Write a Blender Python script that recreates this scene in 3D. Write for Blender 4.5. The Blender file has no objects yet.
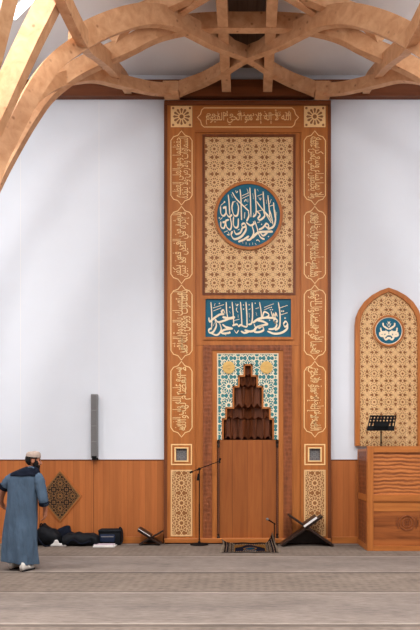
import bpy, bmesh, math, random
from math import sin, cos, pi, radians, hypot, atan2
from mathutils import Vector, Matrix, noise as mnoise
from mathutils.geometry import tessellate_polygon
random.seed(7)
S = bpy.context.scene
COL = S.collection
F, CY, CX, HZ, CH = 624.0, 460.0, 247.0, 460.0, 1.6   # focal length in px, optical centre, eye height
DW = 12.0                                             # camera to prayer wall

def at(px, py, y=0.0):
    d = DW + y
    return Vector(((px - CX) * d / F, y, CH + (HZ - py) * d / F))
def ray(px, py, x0, y0, dx, dy):
    """the measured image point lifted on to the vertical plane through (x0,y0) along (dx,dy)"""
    k = (px - CX) / F
    t = (k * (DW + y0) - x0) / (dx - k * dy)
    d = DW + y0 + t * dy
    return Vector((x0 + t * dx, y0 + t * dy, CH + (HZ - py) * d / F))
def mir(v): return Vector((-v[0], v[1], v[2]))

# ------------------------------------------------------------------ materials
def srgb(r, g, b):
    f = lambda c: (c / 255 / 12.92) if c / 255 <= .04045 else ((c / 255 + .055) / 1.055) ** 2.4
    return (f(r), f(g), f(b), 1)
def newmat(name, rough=.6, spec=.3):
    m = bpy.data.materials.new(name); m.use_nodes = True
    b = m.node_tree.nodes['Principled BSDF']
    b.inputs['Roughness'].default_value = rough
    b.inputs['Specular IOR Level'].default_value = spec
    return m, m.node_tree, b
def N(t, kind, **kw):
    n = t.nodes.new(kind)
    for k, v in kw.items(): setattr(n, k, v)
    return n
def ramp(t, fac, stops):
    r = N(t, 'ShaderNodeValToRGB'); e = r.color_ramp.elements
    e[0].position, e[0].color = stops[0]; e[1].position, e[1].color = stops[-1]
    for p, c in stops[1:-1]:
        q = e.new(p); q.color = c
    t.links.new(fac, r.inputs[0]); return r.outputs[0]
def coords(t, scale, rot=(0, 0, 0)):
    c = N(t, 'ShaderNodeTexCoord'); m = N(t, 'ShaderNodeMapping')
    m.inputs['Scale'].default_value = scale; m.inputs['Rotation'].default_value = rot
    t.links.new(c.outputs['Object'], m.inputs[0]); return m.outputs[0]
def plain(name, rgb, rough=.6, spec=.3, var=.08, sc=8, metal=0, bump=0):
    m, t, b = newmat(name, rough, spec)
    n = N(t, 'ShaderNodeTexNoise'); n.inputs['Scale'].default_value = sc; n.inputs['Detail'].default_value = 4
    t.links.new(coords(t, (1, 1, 1)), n.inputs['Vector'])
    c = srgb(*rgb); lo = tuple(x * (1 - var) for x in c[:3]) + (1,); hi = tuple(min(1, x * (1 + var)) for x in c[:3]) + (1,)
    t.links.new(ramp(t, n.outputs['Fac'], [(.3, lo), (.7, hi)]), b.inputs['Base Color'])
    b.inputs['Metallic'].default_value = metal
    if bump:
        bp = N(t, 'ShaderNodeBump'); bp.inputs['Strength'].default_value = bump; bp.inputs['Distance'].default_value = .01
        t.links.new(n.outputs['Fac'], bp.inputs['Height']); t.links.new(bp.outputs[0], b.inputs['Normal'])
    return m
def wood(name, dark, light, axis='z', rough=.45, spec=.3, sc=1.0, plank=0, bump=.05, knots=False):
    m, t, b = newmat(name, rough, spec)
    s = {'z': (14, 14, .9), 'x': (.9, 14, 14), 'y': (14, .9, 14), 'n': (5, 5, 5)}[axis]
    v = coords(t, tuple(q * sc for q in s))
    n = N(t, 'ShaderNodeTexNoise'); n.inputs['Scale'].default_value = 1; n.inputs['Detail'].default_value = 6; n.inputs['Roughness'].default_value = .6
    n.inputs['Distortion'].default_value = .6
    t.links.new(v, n.inputs['Vector'])
    col = ramp(t, n.outputs['Fac'], [(.28, srgb(*dark)), (.72, srgb(*light))])
    if plank:
        # boards of slightly different tone, joints as thin dark lines
        c = N(t, 'ShaderNodeTexCoord'); sx = N(t, 'ShaderNodeSeparateXYZ'); t.links.new(c.outputs['Object'], sx.inputs[0])
        ma = N(t, 'ShaderNodeMath', operation='MULTIPLY'); ma.inputs[1].default_value = 1 / plank
        t.links.new(sx.outputs[0], ma.inputs[0])
        fl = N(t, 'ShaderNodeMath', operation='FLOOR'); t.links.new(ma.outputs[0], fl.inputs[0])
        wn = N(t, 'ShaderNodeTexWhiteNoise', noise_dimensions='1D'); t.links.new(fl.outputs[0], wn.inputs['W'])
        mr = N(t, 'ShaderNodeMapRange'); mr.inputs[3].default_value = .88; mr.inputs[4].default_value = 1.08
        t.links.new(wn.outputs['Value'], mr.inputs[0])
        fr = N(t, 'ShaderNodeMath', operation='FRACT'); t.links.new(ma.outputs[0], fr.inputs[0])
        gt = N(t, 'ShaderNodeMath', operation='GREATER_THAN'); gt.inputs[1].default_value = .05; t.links.new(fr.outputs[0], gt.inputs[0])
        m2 = N(t, 'ShaderNodeMapRange'); m2.inputs[3].default_value = .72; m2.inputs[4].default_value = 1; t.links.new(gt.outputs[0], m2.inputs[0])
        mm = N(t, 'ShaderNodeMath', operation='MULTIPLY'); t.links.new(mr.outputs[0], mm.inputs[0]); t.links.new(m2.outputs[0], mm.inputs[1])
        mx = N(t, 'ShaderNodeVectorMath', operation='SCALE'); t.links.new(col, mx.inputs[0]); t.links.new(mm.outputs[0], mx.inputs['Scale'])
        col = mx.outputs[0]
    if knots:
        vo = N(t, 'ShaderNodeTexVoronoi'); vo.inputs['Scale'].default_value = 5.5
        t.links.new(coords(t, (1, 1, 1)), vo.inputs['Vector'])
        k = ramp(t, vo.outputs['Distance'], [(.05, (.45, .3, .2, 1)), (.16, (1, 1, 1, 1))])
        mx = N(t, 'ShaderNodeMix', data_type='RGBA', blend_type='MULTIPLY'); mx.inputs[0].default_value = .8
        t.links.new(col, mx.inputs[6]); t.links.new(k, mx.inputs[7]); col = mx.outputs[2]
    t.links.new(col, b.inputs['Base Color'])
    if bump:
        bp = N(t, 'ShaderNodeBump'); bp.inputs['Strength'].default_value = bump; bp.inputs['Distance'].default_value = .01
        t.links.new(n.outputs['Fac'], bp.inputs['Height']); t.links.new(bp.outputs[0], b.inputs['Normal'])
    return m
def carved(name, dark, light, sx=26, sz=26, strength=.7, kind='vor'):
    """wood cut with a small repeating relief"""
    m, t, b = newmat(name, .5, .3)
    v = coords(t, (sx, sx, sz))
    if kind == 'vor':
        n = N(t, 'ShaderNodeTexVoronoi'); n.inputs['Scale'].default_value = 1; n.inputs['Randomness'].default_value = .35; h = n.outputs['Distance']
    else:
        n = N(t, 'ShaderNodeTexWave', wave_type='BANDS', bands_direction='Z'); n.inputs['Scale'].default_value = 1
        n.inputs['Distortion'].default_value = 4; n.inputs['Detail'].default_value = 3; n.inputs['Detail Scale'].default_value = 1.4; h = n.outputs['Fac']
    t.links.new(v, n.inputs['Vector'])
    g = N(t, 'ShaderNodeTexNoise'); g.inputs['Scale'].default_value = 1; g.inputs['Detail'].default_value = 5
    t.links.new(coords(t, (1.6, 10, 16) if kind != 'vor' else (12, 12, 1.2)), g.inputs['Vector'])
    ad = N(t, 'ShaderNodeMath', operation='MULTIPLY_ADD'); ad.inputs[1].default_value = .45; t.links.new(h, ad.inputs[0])
    gm = N(t, 'ShaderNodeMath', operation='MULTIPLY'); gm.inputs[1].default_value = .75; t.links.new(g.outputs['Fac'], gm.inputs[0]); t.links.new(gm.outputs[0], ad.inputs[2])
    t.links.new(ramp(t, ad.outputs[0], [(.3, srgb(*dark)), (.8, srgb(*light))]), b.inputs['Base Color'])
    bp = N(t, 'ShaderNodeBump'); bp.inputs['Strength'].default_value = strength; bp.inputs['Distance'].default_value = .02
    t.links.new(h, bp.inputs['Height']); t.links.new(bp.outputs[0], b.inputs['Normal'])
    return m

M = {}
M['plaster'] = plain('white_plaster', (222, 226, 233), .85, .1, .015, 1.5)
M['ceil'] = plain('white_ceiling', (240, 237, 235), .9, .1, .02, 1.5)
M['boards'] = wood('dark_ceiling_boards', (96, 80, 68), (124, 104, 90), 'y', .7, .15, 1, .16)
M['wood'] = wood('cherry_wood', (160, 92, 42), (190, 116, 56), 'z', plank=0)
M['woodx'] = wood('cherry_wood_cross', (160, 92, 42), (190, 116, 56), 'x')
M['panel'] = wood('cherry_boards', (146, 80, 38), (170, 99, 48), 'z', plank=.285)
M['wains'] = wood('wainscot_boards', (170, 96, 48), (188, 112, 58), 'z', plank=.115, rough=.5)
M['edge'] = wood('brown_edge', (96, 50, 25), (124, 68, 36), 'z')
M['edgex'] = wood('brown_edge_cross', (96, 50, 25), (124, 68, 36), 'x')
M['carve'] = carved('carved_band', (80, 40, 20), (150, 84, 48), 15, 13, .6)
M['carvex'] = carved('carved_front', (122, 66, 32), (196, 118, 62), 3, 4.6, .22, 'wave')
M['darkwood'] = wood('dark_stained_wood', (32, 21, 17), (52, 33, 25), 'x')
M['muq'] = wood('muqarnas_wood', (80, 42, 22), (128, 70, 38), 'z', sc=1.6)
M['hole'] = wood('lattice_ground', (142, 90, 50), (160, 104, 60), 'z')
M['gold'] = wood('pale_maple_strap', (222, 178, 122), (238, 198, 146), 'z', .4, .35)
M['inlay'] = plain('pale_inlay', (244, 204, 144), .4, .4, .05)
M['cream'] = plain('cream_inlay', (240, 228, 200), .45, .3, .04)
M['script'] = plain('ivory_script', (244, 226, 196), .45, .3, .03)
M['teal'] = plain('teal_ground', (14, 92, 116), .5, .3, .12, 3)
M['tealtile'] = plain('teal_tile', (58, 128, 132), .35, .4, .2, 30)
M['goldrose'] = plain('gold_rosette', (226, 186, 110), .35, .4, .06, 20)
M['glul'] = wood('spruce_glulam', (194, 140, 96), (222, 174, 132), 'n', .55, .25, 1.3, 0, .03, True)
M['grey'] = plain('grey_metal', (128, 126, 126), .45, .4, .04)
M['greyd'] = plain('grey_grille', (112, 110, 110), .6, .3, .1, 120)
M['black'] = plain('black_metal', (10, 10, 11), .7, .15, .1)
M['lgrille'] = plain('grille_glass', (58, 66, 66), .3, .4, .2, 20)
M['white'] = plain('white_paper', (232, 228, 224), .7, .2, .03)
M['pink'] = plain('pale_cover', (196, 176, 186), .6, .2, .2, 25)

def carpet():
    m, t, b = newmat('grey_taupe_carpet', .95, .05)
    c = N(t, 'ShaderNodeTexCoord'); sx = N(t, 'ShaderNodeSeparateXYZ'); t.links.new(c.outputs['Object'], sx.inputs[0])
    P = 1.42
    a = N(t, 'ShaderNodeMath', operation='ADD'); a.inputs[1].default_value = 12 - 7.51 + P * 20; t.links.new(sx.outputs[1], a.inputs[0])
    d = N(t, 'ShaderNodeMath', operation='DIVIDE'); d.inputs[1].default_value = 2 * P; t.links.new(a.outputs[0], d.inputs[0])
    f = N(t, 'ShaderNodeMath', operation='FRACT'); t.links.new(d.outputs[0], f.inputs[0])
    base = srgb(131, 119, 111); lite = srgb(152, 140, 130); dk = srgb(103, 92, 85); mid = srgb(126, 113, 103); base2 = srgb(124, 113, 106)
    st = [(0, lite), (.012, lite), (.015, mid), (.03, dk), (.045, mid), (.455, mid), (.468, dk), (.493, dk), (.5, lite), (.511, lite), (.516, base), (.75, base2), (.97, base), (.985, base2), (1, lite)]
    cr = ramp(t, f.outputs[0], st)
    n = N(t, 'ShaderNodeTexNoise'); n.inputs['Scale'].default_value = 1; n.inputs['Detail'].default_value = 6; n.inputs['Roughness'].default_value = .7
    t.links.new(coords(t, (6, 26, 14)), n.inputs['Vector'])
    n2 = N(t, 'ShaderNodeTexNoise'); n2.inputs['Scale'].default_value = 1.1; n2.inputs['Detail'].default_value = 3
    t.links.new(coords(t, (1, 2.2, 1)), n2.inputs['Vector'])
    # a woven lozenge border in the darker half of each row
    w = N(t, 'ShaderNodeTexVoronoi'); w.inputs['Scale'].default_value = 1; w.inputs['Randomness'].default_value = .3
    t.links.new(coords(t, (9, 9, 9)), w.inputs['Vector'])
    wv = ramp(t, w.outputs['Distance'], [(.2, (.84, .83, .82, 1)), (.45, (1.0, 1.0, 1.0, 1))])
    msk = ramp(t, f.outputs[0], [(.03, (0, 0, 0, 1)), (.06, (1, 1, 1, 1)), (.45, (1, 1, 1, 1)), (.47, (0, 0, 0, 1))])
    x0 = N(t, 'ShaderNodeMix', data_type='RGBA', blend_type='MULTIPLY'); t.links.new(msk, x0.inputs[0]); t.links.new(cr, x0.inputs[6]); t.links.new(wv, x0.inputs[7])
    v1 = ramp(t, n.outputs['Fac'], [(.25, (.6, .6, .6, 1)), (.75, (1.25, 1.25, 1.25, 1))])
    v2 = ramp(t, n2.outputs['Fac'], [(.3, (.84, .84, .84, 1)), (.7, (1.1, 1.1, 1.1, 1))])
    x1 = N(t, 'ShaderNodeMix', data_type='RGBA', blend_type='MULTIPLY'); x1.inputs[0].default_value = 1; t.links.new(x0.outputs[2], x1.inputs[6]); t.links.new(v1, x1.inputs[7])
    x2 = N(t, 'ShaderNodeMix', data_type='RGBA', blend_type='MULTIPLY'); x2.inputs[0].default_value = 1; t.links.new(x1.outputs[2], x2.inputs[6]); t.links.new(v2, x2.inputs[7])
    t.links.new(x2.outputs[2], b.inputs['Base Color'])
    bp = N(t, 'ShaderNodeBump'); bp.inputs['Strength'].default_value = .3; bp.inputs['Distance'].default_value = .01
    t.links.new(n.outputs['Fac'], bp.inputs['Height']); t.links.new(bp.outputs[0], b.inputs['Normal'])
    return m
M['carpet'] = carpet()
def emis(name, col, st):
    m = bpy.data.materials.new(name); m.use_nodes = True; t = m.node_tree; t.nodes.clear()
    e = N(t, 'ShaderNodeEmission'); e.inputs[0].default_value = col; e.inputs[1].default_value = st
    o = N(t, 'ShaderNodeOutputMaterial'); t.links.new(e.outputs[0], o.inputs[0]); return m
M['lamp'] = emis('lamp_glow', (1, .98, .96, 1), 6)

# ------------------------------------------------------------------ object helpers
def link(name, me, mat=None, parent=None):
    o = bpy.data.objects.new(name, me); COL.objects.link(o)
    if mat is not None:
        for q in (mat if isinstance(mat, (list, tuple)) else [mat]): me.materials.append(q)
    if parent is not None:
        o.parent = parent
        o.matrix_parent_inverse = Matrix.Translation(-wloc(parent))
    return o
def wloc(o):
    v = Vector(o.location)
    return v
def thing(name, label, cat, loc=(0, 0, 0), group=None):
    o = bpy.data.objects.new(name, None); COL.objects.link(o); o.location = loc; o.empty_display_size = .1
    return tag(o, label, cat, group)
def tag(o, label, cat, group=None):
    o['label'] = label; o['category'] = cat
    if group: o['group'] = group
    return o
def struct(o): o['kind'] = 'structure'; return o
class MB:
    """collects shapes for ONE mesh object"""
    def __init__(s): s.b = bmesh.new()
    def box(s, x0, x1, y0, y1, z0, z1):
        v = [s.b.verts.new(p) for p in ((x0, y0, z0), (x1, y0, z0), (x1, y1, z0), (x0, y1, z0), (x0, y0, z1), (x1, y0, z1), (x1, y1, z1), (x0, y1, z1))]
        for f in ((3, 2, 1, 0), (4, 5, 6, 7), (0, 1, 5, 4), (1, 2, 6, 5), (2, 3, 7, 6), (3, 0, 4, 7)): s.b.faces.new([v[i] for i in f])
        return s
    def pbox(s, px0, px1, py0, py1, yf, yb):
        """box whose front face (at depth yf) fills an image rectangle"""
        a, c = at(px0, py1, yf), at(px1, py0, yf)
        return s.box(a.x, c.x, yf, yb, a.z, c.z)
    def hexa(s, pts):
        v = [s.b.verts.new(p) for p in pts]
        for f in ((3, 2, 1, 0), (4, 5, 6, 7), (0, 1, 5, 4), (1, 2, 6, 5), (2, 3, 7, 6), (3, 0, 4, 7)): s.b.faces.new([v[i] for i in f])
        return s
    def prism(s, pts, y0, y1):
        """polygon in the x,z plane given thickness in y"""
        a = [s.b.verts.new((p[0], y0, p[1])) for p in pts]; c = [s.b.verts.new((p[0], y1, p[1])) for p in pts]
        n = len(pts)
        s.b.faces.new(a); s.b.faces.new(c[::-1])
        for i in range(n): s.b.faces.new([a[i], c[i], c[(i + 1) % n], a[(i + 1) % n]])
        return s
    def ring(s, A, B, y0, y1, closed=True):
        """band between two outlines with the same number of points, given thickness"""
        q = [[s.b.verts.new((p[0], y, p[1])) for p in L] for L in (A, B) for y in (y0, y1)]
        n = len(A)
        for i in range(n if closed else n - 1):
            j = (i + 1) % n
            a0, a1, b0, b1 = q
            s.b.faces.new([a0[i], a0[j], b0[j], b0[i]]); s.b.faces.new([a1[j], a1[i], b1[i], b1[j]])
            s.b.faces.new([a0[j], a0[i], a1[i], a1[j]]); s.b.faces.new([b0[i], b0[j], b1[j], b1[i]])
        if not closed:
            for i in (0, n - 1): s.b.faces.new([q[0][i], q[2][i], q[3][i], q[1][i]])
        return s
    def tube(s, pts, r, seg=10, cap=True):
        pts = [Vector(p) for p in pts]; rs = r if isinstance(r, (list, tuple)) else [r] * len(pts)
        rows = []; up = None
        for i, p in enumerate(pts):
            T = (pts[min(i + 1, len(pts) - 1)] - pts[max(i - 1, 0)]).normalized()
            if up is None: up = T.orthogonal().normalized()
            up = (up - T * up.dot(T)).normalized(); q = T.cross(up)
            rows.append([s.b.verts.new(p + (up * cos(2 * pi * k / seg) + q * sin(2 * pi * k / seg)) * rs[i]) for k in range(seg)])
        s.skin_rows(rows, cap); return s
    def skin_rows(s, rows, cap=True):
        n = len(rows[0])
        for a, c in zip(rows, rows[1:]):
            for k in range(n): s.b.faces.new([a[k], a[(k + 1) % n], c[(k + 1) % n], c[k]])
        if cap: s.b.faces.new(rows[0][::-1]); s.b.faces.new(rows[-1])
    def lathe(s, cx, cy, prof, seg=20):
        rows = [[s.b.verts.new((cx + r * cos(2 * pi * k / seg), cy + r * sin(2 * pi * k / seg), z)) for k in range(seg)] for r, z in prof]
        s.skin_rows(rows); return s
    def disc(s, cx, cz, r, y0, y1, seg=40):
        return s.prism([(cx + r * cos(2 * pi * k / seg), cz + r * sin(2 * pi * k / seg)) for k in range(seg)], y0, y1)
    def ball(s, c, rx, ry, rz, seg=16, rot=None):
        mt = Matrix.Translation(c) @ (rot.to_4x4() if rot else Matrix()) @ Matrix.Diagonal((rx, ry, rz, 1))
        bmesh.ops.create_uvsphere(s.b, u_segments=seg, v_segments=max(8, seg * 3 // 4), radius=1, matrix=mt); return s
    def build(s, name, mat, parent=None, smooth=False, bevel=0):
        bmesh.ops.recalc_face_normals(s.b, faces=s.b.faces)
        if bevel:
            es = [e for e in s.b.edges if len(e.link_faces) == 2 and e.calc_face_angle(0) > .6]
            bmesh.ops.bevel(s.b, geom=es, offset=bevel, segments=2, profile=.5, affect='EDGES', clamp_overlap=True)
        me = bpy.data.meshes.new(name); s.b.to_mesh(me); s.b.free()
        if smooth: me.polygons.foreach_set('use_smooth', [True] * len(me.polygons))
        return link(name, me, mat, parent)
def crom(P, n=6):
    """Catmull-Rom through points of any dimension"""
    P = [Vector(p) for p in P]
    if len(P) < 3: return P
    Q = [P[0] * 2 - P[1]] + P + [P[-1] * 2 - P[-2]]; out = []
    for i in range(1, len(Q) - 2):
        a, b, c, d = Q[i - 1:i + 3]
        for k in range(n):
            t = k / n
            out.append(.5 * ((2 * b) + (c - a) * t + (2 * a - 5 * b + 4 * c - d) * t * t + (3 * b - a - 3 * c + d) * t ** 3))
    return out + [P[-1]]

# ------------------------------------------------------------------ strap-work (polygons in contact)
def polyg(cx, cz, n, R, rot): return [(cx + R * cos(rot + 2 * pi * k / n), cz + R * sin(rot + 2 * pi * k / n)) for k in range(n)]
def hankin(P, ang):
    n = len(P); mids = [((P[i][0] + P[(i + 1) % n][0]) / 2, (P[i][1] + P[(i + 1) % n][1]) / 2) for i in range(n)]
    out = []
    for i in range(n):
        j = (i + 1) % n
        m1, m2 = mids[i], mids[j]
        e1 = atan2(P[j][1] - P[i][1], P[j][0] - P[i][0]); k = (j + 1) % n
        e2 = atan2(P[k][1] - P[j][1], P[k][0] - P[j][0])
        d1 = (cos(e1 + ang), sin(e1 + ang)); d2 = (cos(e2 + pi - ang), sin(e2 + pi - ang))
        det = d1[0] * -d2[1] + d2[0] * d1[1]
        if abs(det) < 1e-9: continue
        bx, bz = m2[0] - m1[0], m2[1] - m1[1]
        t = (bx * -d2[1] + d2[0] * bz) / det
        X = (m1[0] + d1[0] * t, m1[1] + d1[1] * t)
        out += [(m1, X), (X, m2)]
    return out
def girih(cx, cz, a, x0, x1, z0, z1, ang=radians(66), fine=True):
    """dodecagons on a square grid of pitch a through (cx,cz), squares and triangles between"""
    R = a / 2 / cos(pi / 12); sd = 2 * R * sin(pi / 12); seg = []
    for i in range(int((x0 - cx) / a) - 2, int((x1 - cx) / a) + 3):
        for j in range(int((z0 - cz) / a) - 2, int((z1 - cz) / a) + 3):
            X, Z = cx + i * a, cz + j * a
            D = polyg(X, Z, 12, R, pi / 12)
            seg += hankin(D, ang)
            r1, r2 = R * .40, R * .2
            if fine:                 # spokes and rings of the rosette
                for k in range(12):
                    A, B2 = pi / 6 * k, pi / 6 * (k + 1)
                    for rr in (R * .22, R * .27, R * .62): seg.append(((X + rr * cos(A), Z + rr * sin(A)), (X + rr * cos(B2), Z + rr * sin(B2))))
                    seg.append(((X + R * .25 * cos(A), Z + R * .25 * sin(A)), (X + R * .62 * cos(A), Z + R * .62 * sin(A))))
            else:
              for k in range(12):      # inner star of the rosette
                p = (X + r1 * cos(pi / 6 * k), Z + r1 * sin(pi / 6 * k)); q = (X + r2 * cos(pi / 6 * (k + .5)), Z + r2 * sin(pi / 6 * (k + .5)))
                p2 = (X + r1 * cos(pi / 6 * (k + 1)), Z + r1 * sin(pi / 6 * (k + 1)))
                o = (X + R * .62 * cos(pi / 6 * k), Z + R * .62 * sin(pi / 6 * k))
                seg += [(p, q), (q, p2), (p, o)]
            gx, gz = X + a / 2, Z + a / 2
            sq = polyg(gx, gz, 4, sd / math.sqrt(2), 0)
            seg += hankin(sq, ang)
            if fine: seg += [(sq[0], sq[2]), (sq[1], sq[3])]
            for k in range(4):
                A, B = sq[k], sq[(k + 1) % 4]
                mx, mz = (A[0] + B[0]) / 2, (A[1] + B[1]) / 2; l = hypot(mx - gx, mz - gz); h = sd * math.sqrt(3) / 2
                C = (mx + (mx - gx) / l * h, mz + (mz - gz) / l * h)
                seg += hankin([B, A, C], ang)
                if fine:
                    G3 = ((A[0] + B[0] + C[0]) / 3, (A[1] + B[1] + C[1]) / 3); seg += [(A, G3), (B, G3), (C, G3)]
    return seg
def clip(p, q, poly):
    """segment inside a convex counter-clockwise polygon"""
    t0, t1 = 0.0, 1.0; dx, dz = q[0] - p[0], q[1] - p[1]; n = len(poly)
    for i in range(n):
        a, b = poly[i], poly[(i + 1) % n]
        nx, nz = -(b[1] - a[1]), b[0] - a[0]
        num = nx * (p[0] - a[0]) + nz * (p[1] - a[1]); den = nx * dx + nz * dz
        if abs(den) < 1e-12:
            if num < 0: return None
        else:
            t = -num / den
            if den > 0: t0 = max(t0, t)
            else: t1 = min(t1, t)
    if t1 - t0 < 1e-4: return None
    return ((p[0] + dx * t0, p[1] + dz * t0), (p[0] + dx * t1, p[1] + dz * t1))
def outside(p, q, c, r):
    dx, dz = q[0] - p[0], q[1] - p[1]; fx, fz = p[0] - c[0], p[1] - c[1]
    A = dx * dx + dz * dz; B = 2 * (fx * dx + fz * dz); C = fx * fx + fz * fz - r * r; D = B * B - 4 * A * C
    if D <= 0 or A == 0: return [(p, q)]
    s = math.sqrt(D); t0, t1 = (-B - s) / 2 / A, (-B + s) / 2 / A; out = []
    g = lambda t: (p[0] + dx * t, p[1] + dz * t)
    if t0 >= 1 or t1 <= 0: return [(p, q)]
    if t0 > .02: out.append((p, g(t0)))
    if t1 < .98: out.append((g(t1), q))
    return out
def straps(mb, segs, w, yf, yb, polys, hole=None):
    for p, q in segs:
        for poly in polys:
            c = clip(p, q, poly)
            if not c: continue
            for a, b in (outside(c[0], c[1], *hole) if hole else [c]):
                dx, dz = b[0] - a[0], b[1] - a[1]; l = hypot(dx, dz)
                if l < 1e-4: continue
                e = w * .25; ux, uz = dx / l, dz / l; nx, nz = -uz * w / 2, ux * w / 2
                a2 = (a[0] - ux * e, a[1] - uz * e); b2 = (b[0] + ux * e, b[1] + uz * e)
                jy = yf + random.uniform(0, .0016)
                mb.prism([(a2[0] + nx, a2[1] + nz), (a2[0] - nx, a2[1] - nz), (b2[0] - nx, b2[1] - nz), (b2[0] + nx, b2[1] + nz)], jy, yb)
def rectp(px0, px1, py0, py1, y):
    a, c = at(px0, py1, y), at(px1, py0, y)
    return [(a.x, a.z), (c.x, a.z), (c.x, c.z), (a.x, c.z)]

# ------------------------------------------------------------------ lettering
DUAL = {'ب': 0xFE8F, 'ت': 0xFE95, 'ث': 0xFE99, 'ج': 0xFE9D, 'ح': 0xFEA1, 'خ': 0xFEA5, 'س': 0xFEB1, 'ش': 0xFEB5, 'ص': 0xFEB9, 'ض': 0xFEBD, 'ط': 0xFEC1,
        'ظ': 0xFEC5, 'ع': 0xFEC9, 'غ': 0xFECD, 'ف': 0xFED1, 'ق': 0xFED5, 'ك': 0xFED9, 'ل': 0xFEDD, 'م': 0xFEE1, 'ن': 0xFEE5, 'ه': 0xFEE9, 'ي': 0xFEF1, 'ئ': 0xFE89}
RIGHT = {'ا': 0xFE8D, 'أ': 0xFE83, 'إ': 0xFE87, 'د': 0xFEA9, 'ذ': 0xFEAB, 'ر': 0xFEAD, 'ز': 0xFEAF, 'و': 0xFEED, 'ى': 0xFEEF, 'ة': 0xFE93, 'ؤ': 0xFE85}
LAMALEF = {'ا': 0xFEFB, 'أ': 0xFEF7, 'إ': 0xFEF9}
def shape(s):
    out = []; i = 0; joined = False
    while i < len(s):
        c = s[i]; nx = s[i + 1] if i + 1 < len(s) else ' '
        if c == 'ل' and nx in LAMALEF:
            out.append(chr(LAMALEF[nx] + joined)); joined = False; i += 2; continue
        if c in DUAL:
            fwd = nx in DUAL or nx in RIGHT
            out.append(chr(DUAL[c] + (3 if joined and fwd else 2 if fwd else 1 if joined else 0))); joined = fwd
        elif c in RIGHT: out.append(chr(RIGHT[c] + joined)); joined = False
        elif c == 'ء': out.append(chr(0xFE80)); joined = False
        else: out.append(c); joined = False
        i += 1
    return ''.join(reversed(out))
def outlines(txt):
    c = bpy.data.curves.new('line', 'FONT'); c.body = shape(txt); c.size = 1; c.resolution_u = 3
    o = bpy.data.objects.new('line', c); COL.objects.link(o)
    dg = bpy.context.evaluated_depsgraph_get()
    cu = o.evaluated_get(dg).to_curve(dg)
    L = []
    for sp in cu.splines:
        pts = []
        B = sp.bezier_points; n = len(B)
        for i in range(n):
            a, b = B[i], B[(i + 1) % n]
            for k in range(3):
                t = k / 3; u = 1 - t
                p = a.co * u ** 3 + a.handle_right * (3 * u * u * t) + b.handle_left * (3 * u * t * t) + b.co * t ** 3
                pts.append((p.x, p.y))
        clean = [p for i, p in enumerate(pts) if hypot(p[0] - pts[i - 1][0], p[1] - pts[i - 1][1]) > 1e-5]
        if len(clean) > 2: L.append(clean)
    o.to_curve_clear() if hasattr(o, 'to_curve_clear') else None
    bpy.data.objects.remove(o); bpy.data.curves.remove(c)
    return L
def area(p): return sum(p[i - 1][0] * p[i][1] - p[i][0] * p[i - 1][1] for i in range(len(p))) / 2
def inside(pt, P):
    r = False
    for i in range(len(P)):
        a, b = P[i - 1], P[i]
        if (a[1] > pt[1]) != (b[1] > pt[1]) and pt[0] < (b[0] - a[0]) * (pt[1] - a[1]) / (b[1] - a[1]) + a[0]: r = not r
    return r
def letter_mesh(mb, L, fn, yf, yb):
    """outlines mapped with fn into x,z and raised from yb to yf"""
    if not L: return
    sg = area(max(L, key=lambda p: abs(area(p)))) > 0
    outer = [p for p in L if (area(p) > 0) == sg]; holes = [p for p in L if (area(p) > 0) != sg]
    sets = {i: [p] for i, p in enumerate(outer)}
    for h in holes:
        c = [i for i, p in enumerate(outer) if inside(h[0], p)]
        if c: sets[min(c, key=lambda i: abs(area(outer[i])))].append(h)
    for st in sets.values():
        flat = [fn(*p) for q in st for p in q]
        tris = tessellate_polygon([[Vector((p[0], p[1], 0)) for p in q] for q in st])
        vs = [mb.b.verts.new((x, yf, z)) for x, z in flat]
        for t in tris:
            try: mb.b.faces.new([vs[i] for i in t])
            except ValueError: pass
def fit_text(mb, txt, u0, u1, v0, v1, place, yf, yb):
    """one line of script stretched into the box u0..u1, v0..v1; place maps (u,v) to (x,z)"""
    L = outlines(txt)
    if not L: return
    xs = [p[0] for q in L for p in q]; zs = [p[1] for q in L for p in q]
    ax, bx, az, bz = min(xs), max(xs), min(zs), max(zs)
    letter_mesh(mb, L, lambda x, z: place(u0 + (x - ax) / (bx - ax) * (u1 - u0), v0 + (z - az) / (bz - az) * (v1 - v0)), yf, yb)
def pen(mb, strokes, fn, w, yf, yb, nib=radians(65), thin=.38):
    """broad-nib strokes: each a list of image points (with an optional weight first)"""
    for s in strokes:
        k = 1.0
        if not isinstance(s[0], tuple): k, s = s[0], s[1:]
        if len(s) == 1:
            x, z = s[0]; r = .62 * w * k
            mb.prism([fn(x + r * cos(a), z + r * sin(a), True) for a in (pi / 2, pi, 3 * pi / 2, 0)], yf, yb); continue
        P = crom([Vector((p[0], p[1], 0)) for p in s], 5); a0, b0 = [], []
        n = len(P)
        for i, p in enumerate(P):
            T = (P[min(i + 1, n - 1)] - P[max(i - 1, 0)]).normalized()
            ang = atan2(-T.y, T.x)
            ww = w * k * (thin + (1 - thin) * abs(sin(ang - (pi - nib)))) / 2
            if i in (0, n - 1): ww *= .55
            nx, nz = -T.y * ww, T.x * ww
            a0.append(fn(p.x + nx, p.y + nz, True)); b0.append(fn(p.x - nx, p.y - nz, True))
        mb.ring(a0, b0, yf + random.uniform(0, .004), yb, closed=False)

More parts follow.
